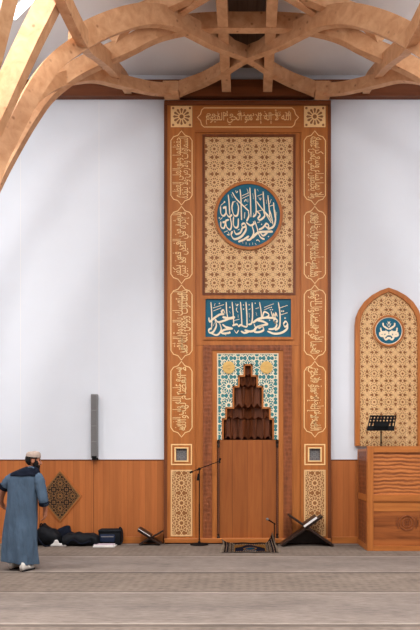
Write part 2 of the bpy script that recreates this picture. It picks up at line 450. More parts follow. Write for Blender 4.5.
# ================================================================== setting
YB = -16.0
fl = MB().box(-7.2, 7.2, YB, .7, -.12, 0).build('floor', M['carpet']); struct(fl)
w = MB()
xl, xr = at(164, 0, 0).x, at(331, 0, 0).x
w.box(-7.2, xl + .02, 0, .2, 0, 9.3); w.box(xr - .02, 7.2, 0, .2, 0, 9.3); w.box(xl + .02, xr - .02, 0, .2, 8.56, 9.3)
struct(w.build('wall_front', M['plaster']))
struct(MB().box(-7.4, -7.2, YB, .2, 0, 9.3).build('wall_left', M['plaster']))
struct(MB().box(7.2, 7.4, YB, .2, 0, 9.3).build('wall_right', M['plaster']))
ZC = 9.0
c = MB().box(-7.2, -.46, YB, .2, ZC, ZC + .3).box(.46, 7.2, YB, .2, ZC, ZC + .3)
struct(c.build('ceiling', M['ceil']))
struct(MB().box(-.46, .46, YB, .2, ZC + .14, ZC + .3).build('ceiling_boards', M['boards']))
# panel joints in the plaster
j = MB()
for px in (20.5, 99): j.box(at(px, 0).x - .003, at(px, 0).x + .003, -.002, .001, 1.72, 8.55)
struct(j.build('trim_1', M['ceil']))
# wainscot with cap and baseboard
zw = at(0, 459.5).z
for i, (a, b) in enumerate(((-7.2, xl), (xr, 7.2))):
    struct(MB().box(a, b, -.03, .0, 0, zw - .02).build('trim_%d' % (i + 2), M['wains']))
    struct(MB().box(a, b, -.036, .0, zw - .02, zw).build('trim_%d' % (i + 4), M['edgex']))
    struct(MB().box(a, b, -.05, -.03, 0, .13).build('baseboard_' + ('left', 'right')[i], M['woodx'], None, bevel=.006))
s_ = MB()
for px in (40, 94): s_.box(at(px, 0).x - .004, at(px, 0).x + .004, -.033, -.029, .13, zw - .02)
struct(s_.build('trim_6', M['edge']))

# ================================================================== timber ceiling
def sweep(name, pts, wd, h, label, cat='beam', n=5, group=None):
    group = group or {'curved_timber_rib': 'curved timber ribs of the vault', 'timber_diagonal': 'diagonal timbers of the vault', 'timber_joist': 'straight joists over the niche panel'}[name]
    """rectangular timber whose underside follows the points"""
    P = crom(pts, n); mb = MB(); rows = []
    D = Vector((P[-1].x - P[0].x, P[-1].y - P[0].y, 0))
    for i, p in enumerate(P):
        T = (P[min(i + 1, len(P) - 1)] - P[max(i - 1, 0)]).normalized()
        Hd = Vector((T.x, T.y, 0)); Hd = Hd.normalized() if Hd.length > .05 else D.normalized()
        Sd = Vector((Hd.y, -Hd.x, 0)); U = Sd.cross(T).normalized()
        if U.z < 0 and abs(U.z) > .02: U = -U
        if abs(U.z) <= .02: U = -Hd
        a, b = p - Sd * wd / 2, p + Sd * wd / 2
        hh = h(p) if callable(h) else h
        rows.append([mb.b.verts.new(q) for q in (a, b, b + U * hh, a + U * hh)])
    mb.skin_rows(rows)
    o = mb.build(name, M['glul']); tag(o, label, cat, group); return o
def pair(name, pts, wd, h, ll, lr, **k):
    sweep(name, pts, wd, h, ll, **k); sweep(name, [mir(p) for p in pts], wd, h, lr, **k)
# big diagonal arches springing off the trees
A = [Vector((-3.42, -4.5, 0)), Vector((-3.4, -4.48, 2.0)), Vector((-3.33, -4.41, 3.6))]
A += [ray(px, py, 0, -1.08, 1, 1) for px, py in ((0, 181), (15, 146), (28.5, 119), (38, 101), (49.5, 82.5), (63, 67), (84, 51.5), (107, 38.5), (133, 29), (153, 26), (174, 29), (193, 38), (215, 49), (247, 61), (270, 75), (291, 86))] + [Vector((1.25, -.3, 8.43))]
pair('curved_timber_rib', A, .12, lambda p: .2 if abs(p.x) > 2.3 and p.y < -2 else .29 if p.y < -1.4 else .23, 'long pale timber arch sweeping up from the left edge and down across the centre',
     'long timber arch sweeping down from the upper right and across the centre')
# nearest transverse arch
B = [Vector((-3.62, -4.3, 0)), Vector((-3.6, -4.3, 2.4)), Vector((-3.5, -4.3, 3.9))]
B += [at(px, py, -4.3) for px, py in ((-14, 166), (0, 131), (11, 107), (24, 78), (38, 48), (51, 22), (63, -2), (80, -32), (110, -66), (160, -96), (205, -108))]
B = B + [Vector((0, -4.3, B[-1].z + .03))] + [mir(p) for p in reversed(B)]
sweep('curved_timber_rib', B, .16, .255, 'steep brightly lit timber rib nearest the top left corner with brown underside')
# rib running out over the hall from each tree
Cc = [Vector((-3.5, -4.5, 0)), Vector((-3.46, -4.5, 2.4)), Vector((-3.35, -4.55, 4.2)), ray(-12, 92, -3.4, -4.45, 1, -1), ray(-4, 58, -3.4, -4.45, 1, -1), ray(8, 10, -3.4, -4.45, 1, -1),
      Vector((-2.2, -5.65, 7.1)), Vector((-1.5, -6.35, 7.9)), Vector((-.6, -7.25, 8.4)), Vector((.4, -8.25, 8.55))]
sweep('curved_timber_rib', Cc, .15, .26, 'dark brown timber rib cutting the extreme top left corner beside the strip light')
# transverse arch in the second plane
T = [at(px, py, -1.84) for px, py in ((-24, 262), (-10, 212), (5, 178), (21, 148), (37, 121), (53, 99), (75, 81), (101, 67), (133, 53), (150, 44), (166, 38), (190, 33), (218, 31))]
T = [Vector((T[0].x - .1, -1.84, 3.0)), Vector((T[0].x - .14, -1.84, 0))][::-1] + T
T = T + [Vector((0, -1.84, T[-1].z))] + [mir(p) for p in reversed(T)]
sweep('curved_timber_rib', T, .13, .27, 'flat transverse timber arch crossing over the centre behind the straight joists')
# diagonals from the hubs outwards
D1 = [ray(px, py, 0, 1.1, 1, 1) for px, py in ((20, 128), (42, 100), (64, 87), (93, 82), (118, 87), (150, 94))] + [Vector((-1.44, -.3, 8.43))]
pair('timber_diagonal', D1, .12, .2, 'short curved timber from the left hub down behind the long arch above the white wall',
     'short curved timber from the right hub up and outward above the white wall')
D2 = [ray(px, py, 0, -3.25, 1, -1) for px, py in ((112, 64), (133, 53), (150, 39), (178, 17), (205, 0), (228, -13))]
pair('timber_diagonal', D2, .10, .2, 'slim timber diagonal rising right from the left arches to the top edge',
     'slim timber diagonal rising left from the right arches to the top edge')
D3 = [Vector((-2.1, -1.85, 8.33)), at(128, 29, -1.98), at(150, 19, -2.15), at(189, 2, -2.5), at(240, -18, -2.8)]
pair('timber_diagonal', D3, .12, .28, 'broad timber diagonal running off the top edge left of centre',
     'broad timber diagonal running off the top edge right of centre')
L2 = [Vector((-2.26, y, z)) for y, z in ((-7.6, 8.3), (-6.2, 7.62), (-5.1, 7.2), (-4.4, 7.14), (-3.34, 7.3), (-2.6, 7.62), (-1.93, 7.92), (-1.2, 8.2), (-.63, 8.42), (-.14, 8.56))]
pair('timber_diagonal', L2, .13, .24, 'straight-running timber from the top left edge crossing the long arch down to the wall plate',
     'straight-running timber from the top right edge crossing the long arch down to the wall plate')
for sg, ll in ((-1, 'left of the two straight joists running back over the calligraphic panel'), (1, 'right of the two straight joists running back over the calligraphic panel')):
    sweep('timber_joist', [Vector((sg * .39, -7, 8.6)), Vector((sg * .39, -3, 8.6)), Vector((sg * .39, -.02, 8.6))], .17, .34, ll, n=1)
for sg, sd in ((-1, 'left'), (1, 'right')):
    tag(MB().box(sg * 1.42 - .14, sg * 1.42 + .14, -.46, -.16, 8.43, 8.62).build('timber_hub', M['glul'], None, bevel=.008), 'blocky timber hub where diagonals meet above the %s pilaster of the panel' % sd, 'joint block', 'timber hubs of the vault')
tag(MB().box(-7.2, 7.2, -.13, -.001, 8.53, 8.84).build('wall_plate', M['edgex']), 'horizontal timber wall plate along the top of the white wall', 'beam')
# strip light in the ceiling
a, b = Vector((-3.93, -1.60, ZC)), Vector((-3.36, -2.12, ZC))
st = thing('strip_light', 'bright white strip light on the ceiling at top left', 'light', (a + b) / 2 - Vector((0, 0, .02)))
dv = (b - a).normalized(); nv = Vector((dv.y, -dv.x, 0)) * .07
hs = lambda k, z0, z1: [a + nv * k + Vector((0, 0, z0)), b + nv * k + Vector((0, 0, z0)), b - nv * k + Vector((0, 0, z0)), a - nv * k + Vector((0, 0, z0)), a + nv * k + Vector((0, 0, z1)), b + nv * k + Vector((0, 0, z1)), b - nv * k + Vector((0, 0, z1)), a - nv * k + Vector((0, 0, z1))]
MB().hexa(hs(1.25, -.02, -.001)).build('housing', M['white'], st)
MB().hexa(hs(1, -.035, -.02)).build('diffuser', emis('tube_glow', (1, .99, .98, 1), 3), st)

# ================================================================== mihrab panel
mh = thing('mihrab', 'tall carved wooden prayer niche panel with gold lattice and blue calligraphy in the wall centre', 'mihrab', (0, 0, 0))
YF, YP, YC = -.12, -.10, -.06      # edge, pilaster and centre-field planes
MB().pbox(164, 167, 101, 543, YF, .5).build('side_edge', M['edge'], mh)
MB().pbox(328, 331, 101, 543, YF, .5).build('side_edge', M['edge'], mh)
MB().pbox(164, 331, 100, 104, YF - .03, .2).build('cornice', M['edgex'], mh, bevel=.008)
MB().box(xl, xr, .5, .6, 0, 8.56).build('back_panel', M['edge'], mh)
m = MB(); m.pbox(164, 331, 538.5, 543.2, YF - .03, .3); m.build('plinth', M['woodx'], mh, bevel=.012)
# header
hd = MB().pbox(195, 301, 104, 132, YP, .1).build('header', M['woodx'], mh)
def cart(px0, px1, py0, py1, tip, horizontal, y):
    """pointed cartouche outline (closed) as x,z points"""
    if horizontal:
        cy = (py0 + py1) / 2; hh = (py1 - py0) / 2
        half = [(px0, cy), (px0 + tip * .45, cy - hh * .35), (px0 + tip * .6, cy - hh * .75), (px0 + tip, cy - hh)]
        top = half + [(px0 + px1 - x, z) for x, z in reversed(half)]
        pts = top + [(x, 2 * cy - z) for x, z in reversed(top[1:-1])]
    else:
        cx = (px0 + px1) / 2; hw = (px1 - px0) / 2
        half = [(cx, py0), (cx - hw * .35, py0 + tip * .45), (cx - hw * .75, py0 + tip * .6), (cx - hw, py0 + tip)]
        lf = half + [(x, py0 + py1 - z) for x, z in reversed(half)]
        pts = lf + [(2 * cx - x, z) for x, z in reversed(lf[1:-1])]
    return pts
def cart_obj(pts, wd, y, parent):
    n = len(pts); cx = sum(p[0] for p in pts) / n; cz = sum(p[1] for p in pts) / n; inn = []
    for i in range(n):
        p0, p, p1 = pts[i - 1], pts[i], pts[(i + 1) % n]
        tx, tz = p1[0] - p0[0], p1[1] - p0[1]; l = hypot(tx, tz); nx, nz = -tz / l, tx / l
        if (cx - p[0]) * nx + (cz - p[1]) * nz < 0: nx, nz = -nx, -nz
        inn.append((p[0] + nx * wd, p[1] + nz * wd))
    f = lambda q: (at(q[0], q[1], y).x, at(q[0], q[1], y).z)
    return MB().ring([f(p) for p in pts], [f(p) for p in inn], y - .004, y).build('cartouche_border', M['inlay'], parent)
cart_obj(cart(197, 299, 107.5, 127.5, 7, True, YP), .9, YP, hd)
tx = MB()
pl = lambda u, v: (at(u, 0, YP).x, at(0, v, YP).z)
fit_text(tx, 'الله لا إله إلا هو الحي القيوم', 206, 291, 125, 112.5, pl, YP - .004, YP)
fit_text(tx, 'لا تأخذه سنة ولا نوم', 206, 290, 119, 109.5, pl, YP - .004, YP)
tx.build('script', M['inlay'], hd)
VERSE = ['الله لا إله إلا هو الحي', 'القيوم لا تأخذه سنة ولا نوم', 'له ما في السماوات وما', 'في الأرض من ذا الذي', 'يشفع عنده إلا بإذنه يعلم', 'ما بين أيديهم وما خلفهم', 'ولا يحيطون بشيء من علمه',
         'إلا بما شاء وسع كرسيه', 'السماوات والأرض ولا يئوده', 'حفظهما وهو العلي العظيم', 'لا إكراه في الدين قد تبين', 'الرشد من الغي فمن يكفر', 'بالطاغوت ويؤمن بالله فقد', 'استمسك بالعروة الوثقى', 'لا انفصام لها والله', 'سميع عليم الله ولي الذين']
CUTS = [(130.5, 205.5), (206, 284), (284.5, 360.5), (361, 437.5)]
for side, (x0, x1, cx) in enumerate(((167, 195, 181.5), (301, 328, 314.8))):
    sd = ('left', 'right')[side]
    p = MB()
    p.pbox(x0, x1, 104, 448.5, YP, .3); p.pbox(x0, cx - 5.5, 448.5, 460.5, YP, .3); p.pbox(cx + 5.5, x1, 448.5, 460.5, YP, .3); p.pbox(x0, x1, 460.5, 539, YP, .3)
    pil = p.build('pilaster', M['wood'], mh)
    # square rosette at the head
    ro = MB().pbox(cx - 10.7, cx + 10.7, 106, 127, YP - .006, YP).build('square_rosette', M['inlay'], pil)
    cc = at(cx, 116.5, YP - .008)
    q = MB(); r_ = 21 / 2 * (DW + YP) / F
    for k in range(12):
        th = 2 * pi * k / 12
        q.prism([(cc.x + r_ * rr * cos(th + da), cc.z + r_ * rr * sin(th + da)) for rr, da in ((.34, -.1), (.72, -.17), (.82, 0), (.72, .17), (.34, .1))], YP - .009, YP - .005)
    q.disc(cc.x, cc.z, r_ * .2, YP - .009, YP - .005, 12)
    for sx in (-1, 1):
        for sz in (-1, 1): MB().disc(cc.x + sx * r_ * .8, cc.z + sz * r_ * .8, r_ * .12, YP - .009, YP - .005, 8).build('corner_hole', M['hole'], pil)
    q.build('rosette_petals', M['hole'], pil)
    for k, (a, b) in enumerate(CUTS):
        cart_obj(cart(cx - 11, cx + 11, a, b, 10, False, YP), .85, YP, pil)
        t = MB()
        # script turned so that its feet face the niche; the tops of the letters face outward
        if side == 0: pf = lambda u, v: (at(v, 0, YP).x, at(0, u, YP).z)
        else: pf = lambda u, v: (at(v, 0, YP).x, at(0, u, YP).z)
        kk = k if side == 0 else 3 - k; i1 = VERSE[kk * 2 + (8 if side == 0 else 0)]; i2 = VERSE[kk * 2 + 1 + (8 if side == 0 else 0)]
        if side == 0:
            fit_text(t, i1, b - 7, a + 6, cx + 9.3, cx - 4, pf, YP - .004, YP); fit_text(t, i2, b - 8, a + 7, cx + 4.5, cx - 9, pf, YP - .004, YP)
        else:
            fit_text(t, i1, a + 6, b - 7, cx - 9.3, cx + 4, pf, YP - .004, YP); fit_text(t, i2, a + 7, b - 8, cx - 4.5, cx + 9, pf, YP - .004, YP)
        t.build('script', M['inlay'], pil)
    # little grilled window
    gw = MB()
    gw.ring([(at(x, 0, YP).x, at(0, z, YP).z) for x, z in ((cx - 10.5, 444), (cx + 10.5, 444), (cx + 10.5, 465), (cx - 10.5, 465))],
            [(at(x, 0, YP).x, at(0, z, YP).z) for x, z in ((cx - 9.3, 445.2), (cx + 9.3, 445.2), (cx + 9.3, 463.8), (cx - 9.3, 463.8))], YP - .005, YP)
    gw.ring([(at(x, 0, YP).x, at(0, z, YP).z) for x, z in ((cx - 7, 447.2), (cx + 7, 447.2), (cx + 7, 461.8), (cx - 7, 461.8))],
            [(at(x, 0, YP).x, at(0, z, YP).z) for x, z in ((cx - 5.5, 448.5), (cx + 5.5, 448.5), (cx + 5.5, 460.5), (cx - 5.5, 460.5))], YP - .012, YP)
    gwo = gw.build('grille_frame', M['inlay'], pil)
    g = MB(); cA = at(cx, 454.5, YP)
    segs = girih(cA.x, cA.z, .085, cA.x - .12, cA.x + .12, cA.z - .12, cA.z + .12)
    straps(g, segs, .007, -.06, -.05, [rectp(cx - 5.5, cx + 5.5, 448.5, 460.5, YP)])
    g.build('grille', M['grey'], pil)
    MB().pbox(cx - 6, cx + 6, 448, 461, -.04, -.02).build('pane', M['lgrille'], pil)
    # lattice foot panel
    lp = MB().pbox(cx - 10.5, cx + 10.5, 470, 536, YP - .004, YP).build('foot_panel', M['hole'], pil)
    g = MB(); cA = at(cx, 503, YP); wd = 20.4 * (DW + YP) / F
    r4 = rectp(cx - 10, cx + 10, 470.5, 535.5, YP)
    straps(g, girih(cA.x, cA.z, wd * .98, r4[0][0], r4[1][0], r4[0][1], r4[2][1], radians(60)), .0125, YP - .009, YP - .004, [r4])
    R1 = [(at(x, 0, YP).x, at(0, z, YP).z) for x, z in ((cx - 10.7, 469.8), (cx + 10.7, 469.8), (cx + 10.7, 536.2), (cx - 10.7, 536.2))]
    R2 = [(at(x, 0, YP).x, at(0, z, YP).z) for x, z in ((cx - 9.3, 471.2), (cx + 9.3, 471.2), (cx + 9.3, 534.8), (cx - 9.3, 534.8))]
    g.ring(R1, R2, YP - .011, YP)
    g.build('lattice', M['gold'], pil)
# upper lattice field
fr = MB()
fr.pbox(195, 205, 132, 345, YC - .01, .3); fr.pbox(293, 301, 132, 345, YC - .01, .3); fr.pbox(205, 293, 132, 137, YC - .01, .3); fr.pbox(205, 293, 293, 297, YC - .01, .3)
fr.pbox(205, 293, 340, 345, YC - .01, .3)
fo = fr.build('field_frame', M['wood'], mh)
ins = MB(); f2 = lambda x, z: (at(x, 0, YC).x, at(0, z, YC).z)
ins.ring([f2(202.5, 135), f2(295.5, 135), f2(295.5, 295), f2(202.5, 295)], [f2(204.6, 137), f2(293.4, 137), f2(293.4, 293), f2(204.6, 293)], YC - .025, YC)
ins.build('moulding', M['edge'], fo)
MB().pbox(205, 293, 137, 293, YC + .01, YC + .06).build('lattice_ground', M['hole'], mh)
mc = at(248.5, 216, YC); mr = 34.3 * (DW + YC) / F
g = MB(); an = at(214.3, 266, YC); pit = 16.75 * (DW + YC) / F
r4 = rectp(205.3, 292.7, 137.3, 292.7, YC)
straps(g, girih(an.x, an.z, pit, r4[0][0], r4[1][0], r4[0][1], r4[2][1]), .0165, YC, YC + .01, [r4], ((mc.x, mc.z), mr - .02))
g.build('lattice_screen', M['gold'], mh)['label'] = 'pale gold star lattice around the round medallion'
# medallion
md = MB().disc(mc.x, mc.z, mr - .03, YC - .02, YC + .01, 64).build('medallion', M['teal'], mh); md['label'] = 'round teal disc with ivory script'
rr = MB(); cir = lambda c, r, n=64: [(c.x + r * cos(2 * pi * k / n), c.z + r * sin(2 * pi * k / n)) for k in range(n)]
rr.ring(cir(mc, mr), cir(mc, mr - .055), YC - .04, YC + .01); rr.build('rim', M['wood'], md)
def tile(ox, oy, sc, L):
    out = []
    for s in L:
        s = list(s); k = []
        if not isinstance(s[0], tuple): k = [s.pop(0)]
        out.append(k + [(ox + x / sc, oy + y / sc) for x, y in s])
    return out
ST = tile(213, 182, 11.667, [
    [(178, 155), (188, 250), (196, 385)], [(235, 232), (222, 310), (245, 392), (285, 392), (298, 300), (278, 245)], [(88, 290), (92, 370), (122, 402), (152, 365), (142, 300), (120, 315)],
    [(150, 285), (158, 370), (190, 412), (222, 385)], [1.1, (225, 125), (270, 200), (340, 270), (420, 348)], [(315, 92), (326, 200), (332, 405), (334, 450)], [(372, 360), (366, 430)],
    [.5, (340, 168), (420, 130)], [.5, (340, 198), (420, 160)], [.8, (135, 240)], [.5, (90, 280), (130, 246)], [.6, (395, 85), (412, 120)], [.5, (232, 190), (214, 148)], [.5, (262, 105), (275, 130), (290, 112)],
    [.5, (365, 235), (385, 210), (400, 240)], [.5, (240, 240), (262, 232)], [.5, (370, 285), (400, 268)]])
ST += tile(247, 182, 11.667, [
    [(33, 72), (40, 200), (46, 415)], [(92, 85), (100, 200), (106, 365), (70, 415)], [(187, 118), (196, 250), (207, 410)], [(243, 162), (255, 280), (268, 430)], [(308, 243), (316, 330), (328, 430)],
    [1.1, (112, 232), (180, 325), (255, 405), (285, 460)], [.5, (120, 172), (178, 148)], [.5, (138, 182), (152, 214), (165, 190)], [.5, (282, 208), (264, 262)], [.5, (268, 287), (310, 274)], [.5, (346, 358), (346, 392)],
    [.6, (120, 92), (132, 112)], [.5, (68, 140), (76, 205)], [.5, (118, 350), (170, 335)], [.5, (10, 200), (12, 240)], [.5, (225, 215), (228, 260)], [.5, (10, 100), (10, 150)]])
ST += tile(213, 212, 11.667, [
    [(92, 118), (94, 178), (130, 192), (142, 125), (112, 128)], [(185, 95), (150, 112), (160, 178), (198, 212), (216, 160), (200, 60)], [(240, 58), (238, 150), (265, 188), (292, 170), (296, 80)],
    [(330, 152), (350, 186), (382, 165), (362, 138), (335, 150)], [1.15, (385, 165), (382, 220), (330, 292), (252, 322), (214, 275), (226, 228)], [(244, 216), (268, 262), (312, 252), (332, 222), (342, 190)],
    [1.1, (420, 285), (355, 330), (295, 352)], [.6, (176, 235), (190, 272), (164, 266)], [.5, (130, 242), (170, 224)], [.7, (75, 75)], [.5, (345, 352), (350, 374)], [.5, (386, 355), (386, 385)], [.5, (80, 100), (110, 70)], [.5, (290, 215), (310, 205)]])
ST += tile(247, 212, 11.667, [
    [(-10, 125), (40, 162), (82, 140), (72, 118)], [(15, 0), (22, 50), (-4, 115)], [(192, 0), (204, 55), (155, 98), (128, 82), (152, 38), (108, -10)], [1.1, (90, 108), (118, 195), (132, 250), (160, 302), (205, 325)],
    [1.1, (58, 165), (78, 250), (42, 320), (-5, 332)], [1.25, (302, 234), (220, 236), (130, 246), (55, 312)], [(210, 168), (240, 190), (252, 160), (226, 140), (204, 166), (180, 192), (138, 212)],
    [1.1, (240, 205), (300, 182), (327, 130), (332, 60), (322, -20)], [(268, -10), (290, 80), (302, 150)], [(212, 15), (250, 80), (284, 135)], [(155, 250), (190, 282), (240, 242)], [.6, (170, 150)], [.6, (250, 292)],
    [.5, (108, 340), (128, 330), (150, 356)], [.5, (30, 372), (32, 392)], [.5, (65, 362), (66, 385)], [.5, (95, 372), (110, 388)], [.5, (120, 130), (150, 120)], [.5, (75, 15), (78, 60)]])
fnm = lambda x, z, q=False: (at(x, z, YC).x, at(x, z, YC).z)
mb = MB(); pen(mb, ST, fnm, 1.9, YC - .03, YC - .02); mb.build('script', M['script'], md)
# calligraphy panel
cpn = MB().pbox(205.5, 291, 299, 337.5, YC - .005, YC + .03).build('calligraphy_panel', M['teal'], mh); cpn['label'] = 'wide teal panel with ivory script above the niche'
q = MB(); q.ring([f2(203, 297), f2(293.5, 297), f2(293.5, 340), f2(203, 340)], [f2(205.5, 299.2), f2(291, 299.2), f2(291, 337.3), f2(205.5, 337.3)], YC - .035, YC + .02); q.build('frame', M['wood'], cpn)
ST = tile(203, 297, 9.13, [
    [(72, 48), (80, 150), (80, 285)], [(212, 46), (216, 130), (226, 190)], [(266, 46), (275, 150), (281, 250)], [(342, 46), (350, 150), (356, 272)], [(392, 46), (400, 150), (402, 275)],
    [1.1, (202, 152), (186, 120), (168, 140), (190, 158), (150, 162), (92, 202), (60, 226), (54, 188)], [1.4, (178, 184), (240, 196), (292, 184)], [1.1, (112, 202), (140, 230), (200, 214), (245, 197)],
    [1.1, (108, 205), (122, 262), (92, 320), (60, 326), (54, 300), (80, 286)], [(150, 232), (166, 300), (128, 348), (70, 330)], [1.3, (178, 250), (212, 276), (272, 290)], [1.1, (272, 290), (205, 298), (164, 320), (190, 334), (252, 326)],
    [(268, 262), (310, 250), (325, 268), (346, 255), (370, 268), (402, 276)], [1.2, (346, 312), (380, 328), (425, 312)], [.5, (90, 102), (192, 70)], [.5, (95, 128), (166, 100)], [.6, (298, 62), (308, 80), (322, 66)],
    [.5, (310, 98), (304, 120), (320, 142)], [.5, (282, 216), (332, 204)], [.7, (245, 96)], [.6, (370, 74)], [.6, (370, 112)], [.5, (112, 58), (104, 82)], [.8, (244, 322)], [.6, (285, 300), (305, 330), (325, 305)], [.6, (150, 60)],
    [.5, (105, 235), (95, 265)], [.5, (180, 330), (210, 350)], [.5, (240, 130), (250, 150)], [.5, (320, 160), (322, 190)]])
ST += tile(245, 297, 8.75, [
    [(8, 48), (15, 150), (20, 262)], [(62, 50), (66, 150), (58, 228), (28, 242)], [(127, 46), (140, 120), (147, 198)], [1.2, (68, 228), (120, 192), (185, 182), (272, 186)], [(152, 182), (168, 132), (205, 148), (200, 172), (150, 190)],
    [(282, 172), (270, 138), (262, 172), (250, 146), (242, 174), (228, 125)], [.6, (222, 112)], [.6, (240, 112)], [.6, (231, 92)], [1.1, (292, 48), (306, 150), (302, 258), (262, 292)],
    [1.1, (250, 206), (265, 228), (282, 206), (262, 192), (252, 212), (278, 242), (255, 278), (205, 282)], [(335, 236), (350, 262), (372, 240), (356, 214), (335, 236)], [1.2, (372, 238), (366, 280), (322, 312), (258, 322), (195, 300)],
    [.8, (350, 186)], [.7, (322, 125)], [.7, (336, 125)], [1.3, (103, 204), (160, 216), (202, 240)], [1.1, (202, 240), (150, 250), (102, 266), (78, 302), (120, 308), (162, 290), (150, 258), (118, 276)],
    [1.2, (-4, 290), (50, 302), (92, 282), (80, 240)], [.5, (168, 92), (252, 60)], [.5, (168, 114), (222, 90)], [.5, (300, 98), (372, 74)], [.5, (310, 158), (372, 138)], [.6, (90, 56)], [.5, (92, 104), (122, 94)], [.6, (36, 70)], [.5, (32, 112), (48, 104)],
    [.6, (215, 204)], [.5, (35, 140), (40, 180)], [.5, (95, 135), (105, 165)], [.5, (365, 285), (378, 270)], [.5, (38, 200), (45, 215)]])
mb = MB(); pen(mb, ST, fnm, 1.85, YC - .014, YC - .005); mb.build('script', M['script'], cpn)
# niche surround
nf = MB(); nf.pbox(203, 212, 345, 540, YC - .03, .3); nf.pbox(283.5, 292, 345, 540, YC - .03, .3); nf.pbox(212, 283.5, 345, 350, YC - .03, .3)
nfo = nf.build('niche_frame', M['carve'], mh); nfo['label'] = 'dark carved band around the niche'
q = MB(); q.pbox(195, 203, 345, 540, YC, .3); q.pbox(292, 301, 345, 540, YC, .3); q.build('stile', M['wood'], mh)
q = MB(); q.pbox(212, 217, 350, 540, YC - .01, .3); q.pbox(278.5, 283.5, 350, 540, YC - .01, .3); q.pbox(217, 278.5, 350, 353, YC - .01, .3); q.build('inner_frame', M['wood'], mh)
# tiled spandrel with the stepped opening
STEP = [(364, 375, 243.5, 252.5), (375, 385.7, 238, 258), (385.7, 407, 232.6, 263.4), (407, 418, 225.3, 270.7), (418, 439.5, 222, 274)]
sp = MB(); polys = [rectp(217, 278.5, 353, 364, YC)]; sp.pbox(217, 278.5, 353, 364, YC + .012, YC + .05)
for a, b, x0, x1 in STEP:
    for u, v in ((217, x0), (x1, 278.5)):
        sp.pbox(u, v, a, b, YC + .012, YC + .05); polys.append(rectp(u, v, a, b, YC))
spo = sp.build('tile_spandrel', M['tealtile'], mh); spo['label'] = 'teal tiles with cream star straps around the stepped hood'
g = MB(); an = at(228.7, 367.5, YC); pit = 18.75 * (DW + YC) / F
r4 = rectp(217, 278.5, 353, 440, YC)
straps(g, girih(an.x, an.z, pit, r4[0][0], r4[1][0], r4[0][1], r4[2][1], radians(64), False), .015, YC + .004, YC + .012, polys)
g.ring([f2(217, 439.5), f2(217, 353), f2(278.5, 353), f2(278.5, 439.5)], [f2(218.2, 439.5), f2(218.2, 354.2), f2(277.3, 354.2), f2(277.3, 439.5)], YC, YC + .012, closed=False)
g.build('strapwork', M['cream'], spo)
for px in (228.7, 266.5):
    cA = at(px, 367.5, YC); b = MB(); n = 16; R = 6.2 * (DW + YC) / F
    b.disc(cA.x, cA.z, R, YC - .006, YC + .012, 32)
    for k in range(n):
        th = 2 * pi * k / n
        b.prism([(cA.x + R * rr_ * cos(th + da), cA.z + R * rr_ * sin(th + da)) for rr_, da in ((.3, -.16), (.85, -.16), (.95, 0), (.85, .16), (.3, .16))], YC - .014, YC - .005)
    b.disc(cA.x, cA.z, R * .18, YC - .02, YC, 12)
    b.build('rosette', M['goldrose'], spo)
# stepped muqarnas hood, closing tier by tier towards the top
rows_ = []
mq = MB()
NS = 48
def tcurve(k, off=0):
    a, b, x0, x1 = STEP[k]
    cxm = (x0 + x1) / 2; hw = (x1 - x0) / 2 - .6; sc = (DW + YC) / F; n = (1, 2, 3, 4, 5)[k]
    pts = []
    for i in range(NS + 1):
        ph = pi * i / NS; r = hw * sc * (1 - .16 * abs(sin(ph * (n + .0) + (pi / 2 if n % 2 else 0))))
        pts.append((at(cxm, 0, YC).x - r * cos(ph), YC + .01 + (.95 * r * sin(ph)) ** 1.0))
    return pts
for k in range(5):
    a, b, x0, x1 = STEP[k]; zt, zb = at(0, a, YC).z, at(0, b, YC).z; cu = tcurve(k); cn = (k + 1) * 2
    top = [mq.b.verts.new((x, y, zt)) for x, y in cu]
    bot = []
    for i, (x, y) in enumerate(cu):        # cells end in little hanging points
        u = (i / NS * cn) % 1
        bot.append(mq.b.verts.new((x, y, zb + (zt - zb) * .22 * (1 - abs(2 * u - 1)))))
    for i in range(NS): mq.b.faces.new([top[i], top[i + 1], bot[i + 1], bot[i]])
    if k == 0: mq.b.faces.new(top)
    if k < 4:
        nx = tcurve(k + 1); nt = [mq.b.verts.new((x, y, zb)) for x, y in nx]
        for i in range(NS): mq.b.faces.new([bot[i], bot[i + 1], nt[i + 1], nt[i]])
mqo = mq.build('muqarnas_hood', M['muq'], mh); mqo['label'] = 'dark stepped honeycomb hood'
me_ = MB()
for a, b, x0, x1 in STEP:
    me_.pbox(x0 - .1, x0 + 1.6, a, b, YC - .012, YC + .05); me_.pbox(x1 - 1.6, x1 + .1, a, b, YC - .012, YC + .05)
pv = None
for k, (a, b, x0, x1) in enumerate(STEP):
    if k == 0: me_.pbox(x0, x1, a, a + 1.6, YC - .012, YC + .05)
    else: me_.pbox(x0, STEP[k - 1][2] + 1.5, a, a + 1.6, YC - .012, YC + .05); me_.pbox(STEP[k - 1][3] - 1.5, x1, a, a + 1.6, YC - .012, YC + .05)
me_.build('edging', M['wood'], mqo)
cells = MB()      # hanging consoles between the cells
for k, n in ((1, 3), (2, 4), (3, 6), (4, 7)):
    a, b, x0, x1 = STEP[k]; cu = tcurve(k); zt, zb = at(0, a, YC).z, at(0, b, YC).z
    for i in range(n):
        x, y = cu[int((i + .5) / n * NS)]
        r = (x1 - x0) / n * .19 * (DW + YC) / F
        cells.lathe(x, y - r * .5, [(r * .2, zb + (zt - zb) * .15), (r * .8, zb + (zt - zb) * .5), (r, zb + (zt - zb) * .8), (r * 1.15, zt)], 8)
cells.build('console', M['muq'], mqo)
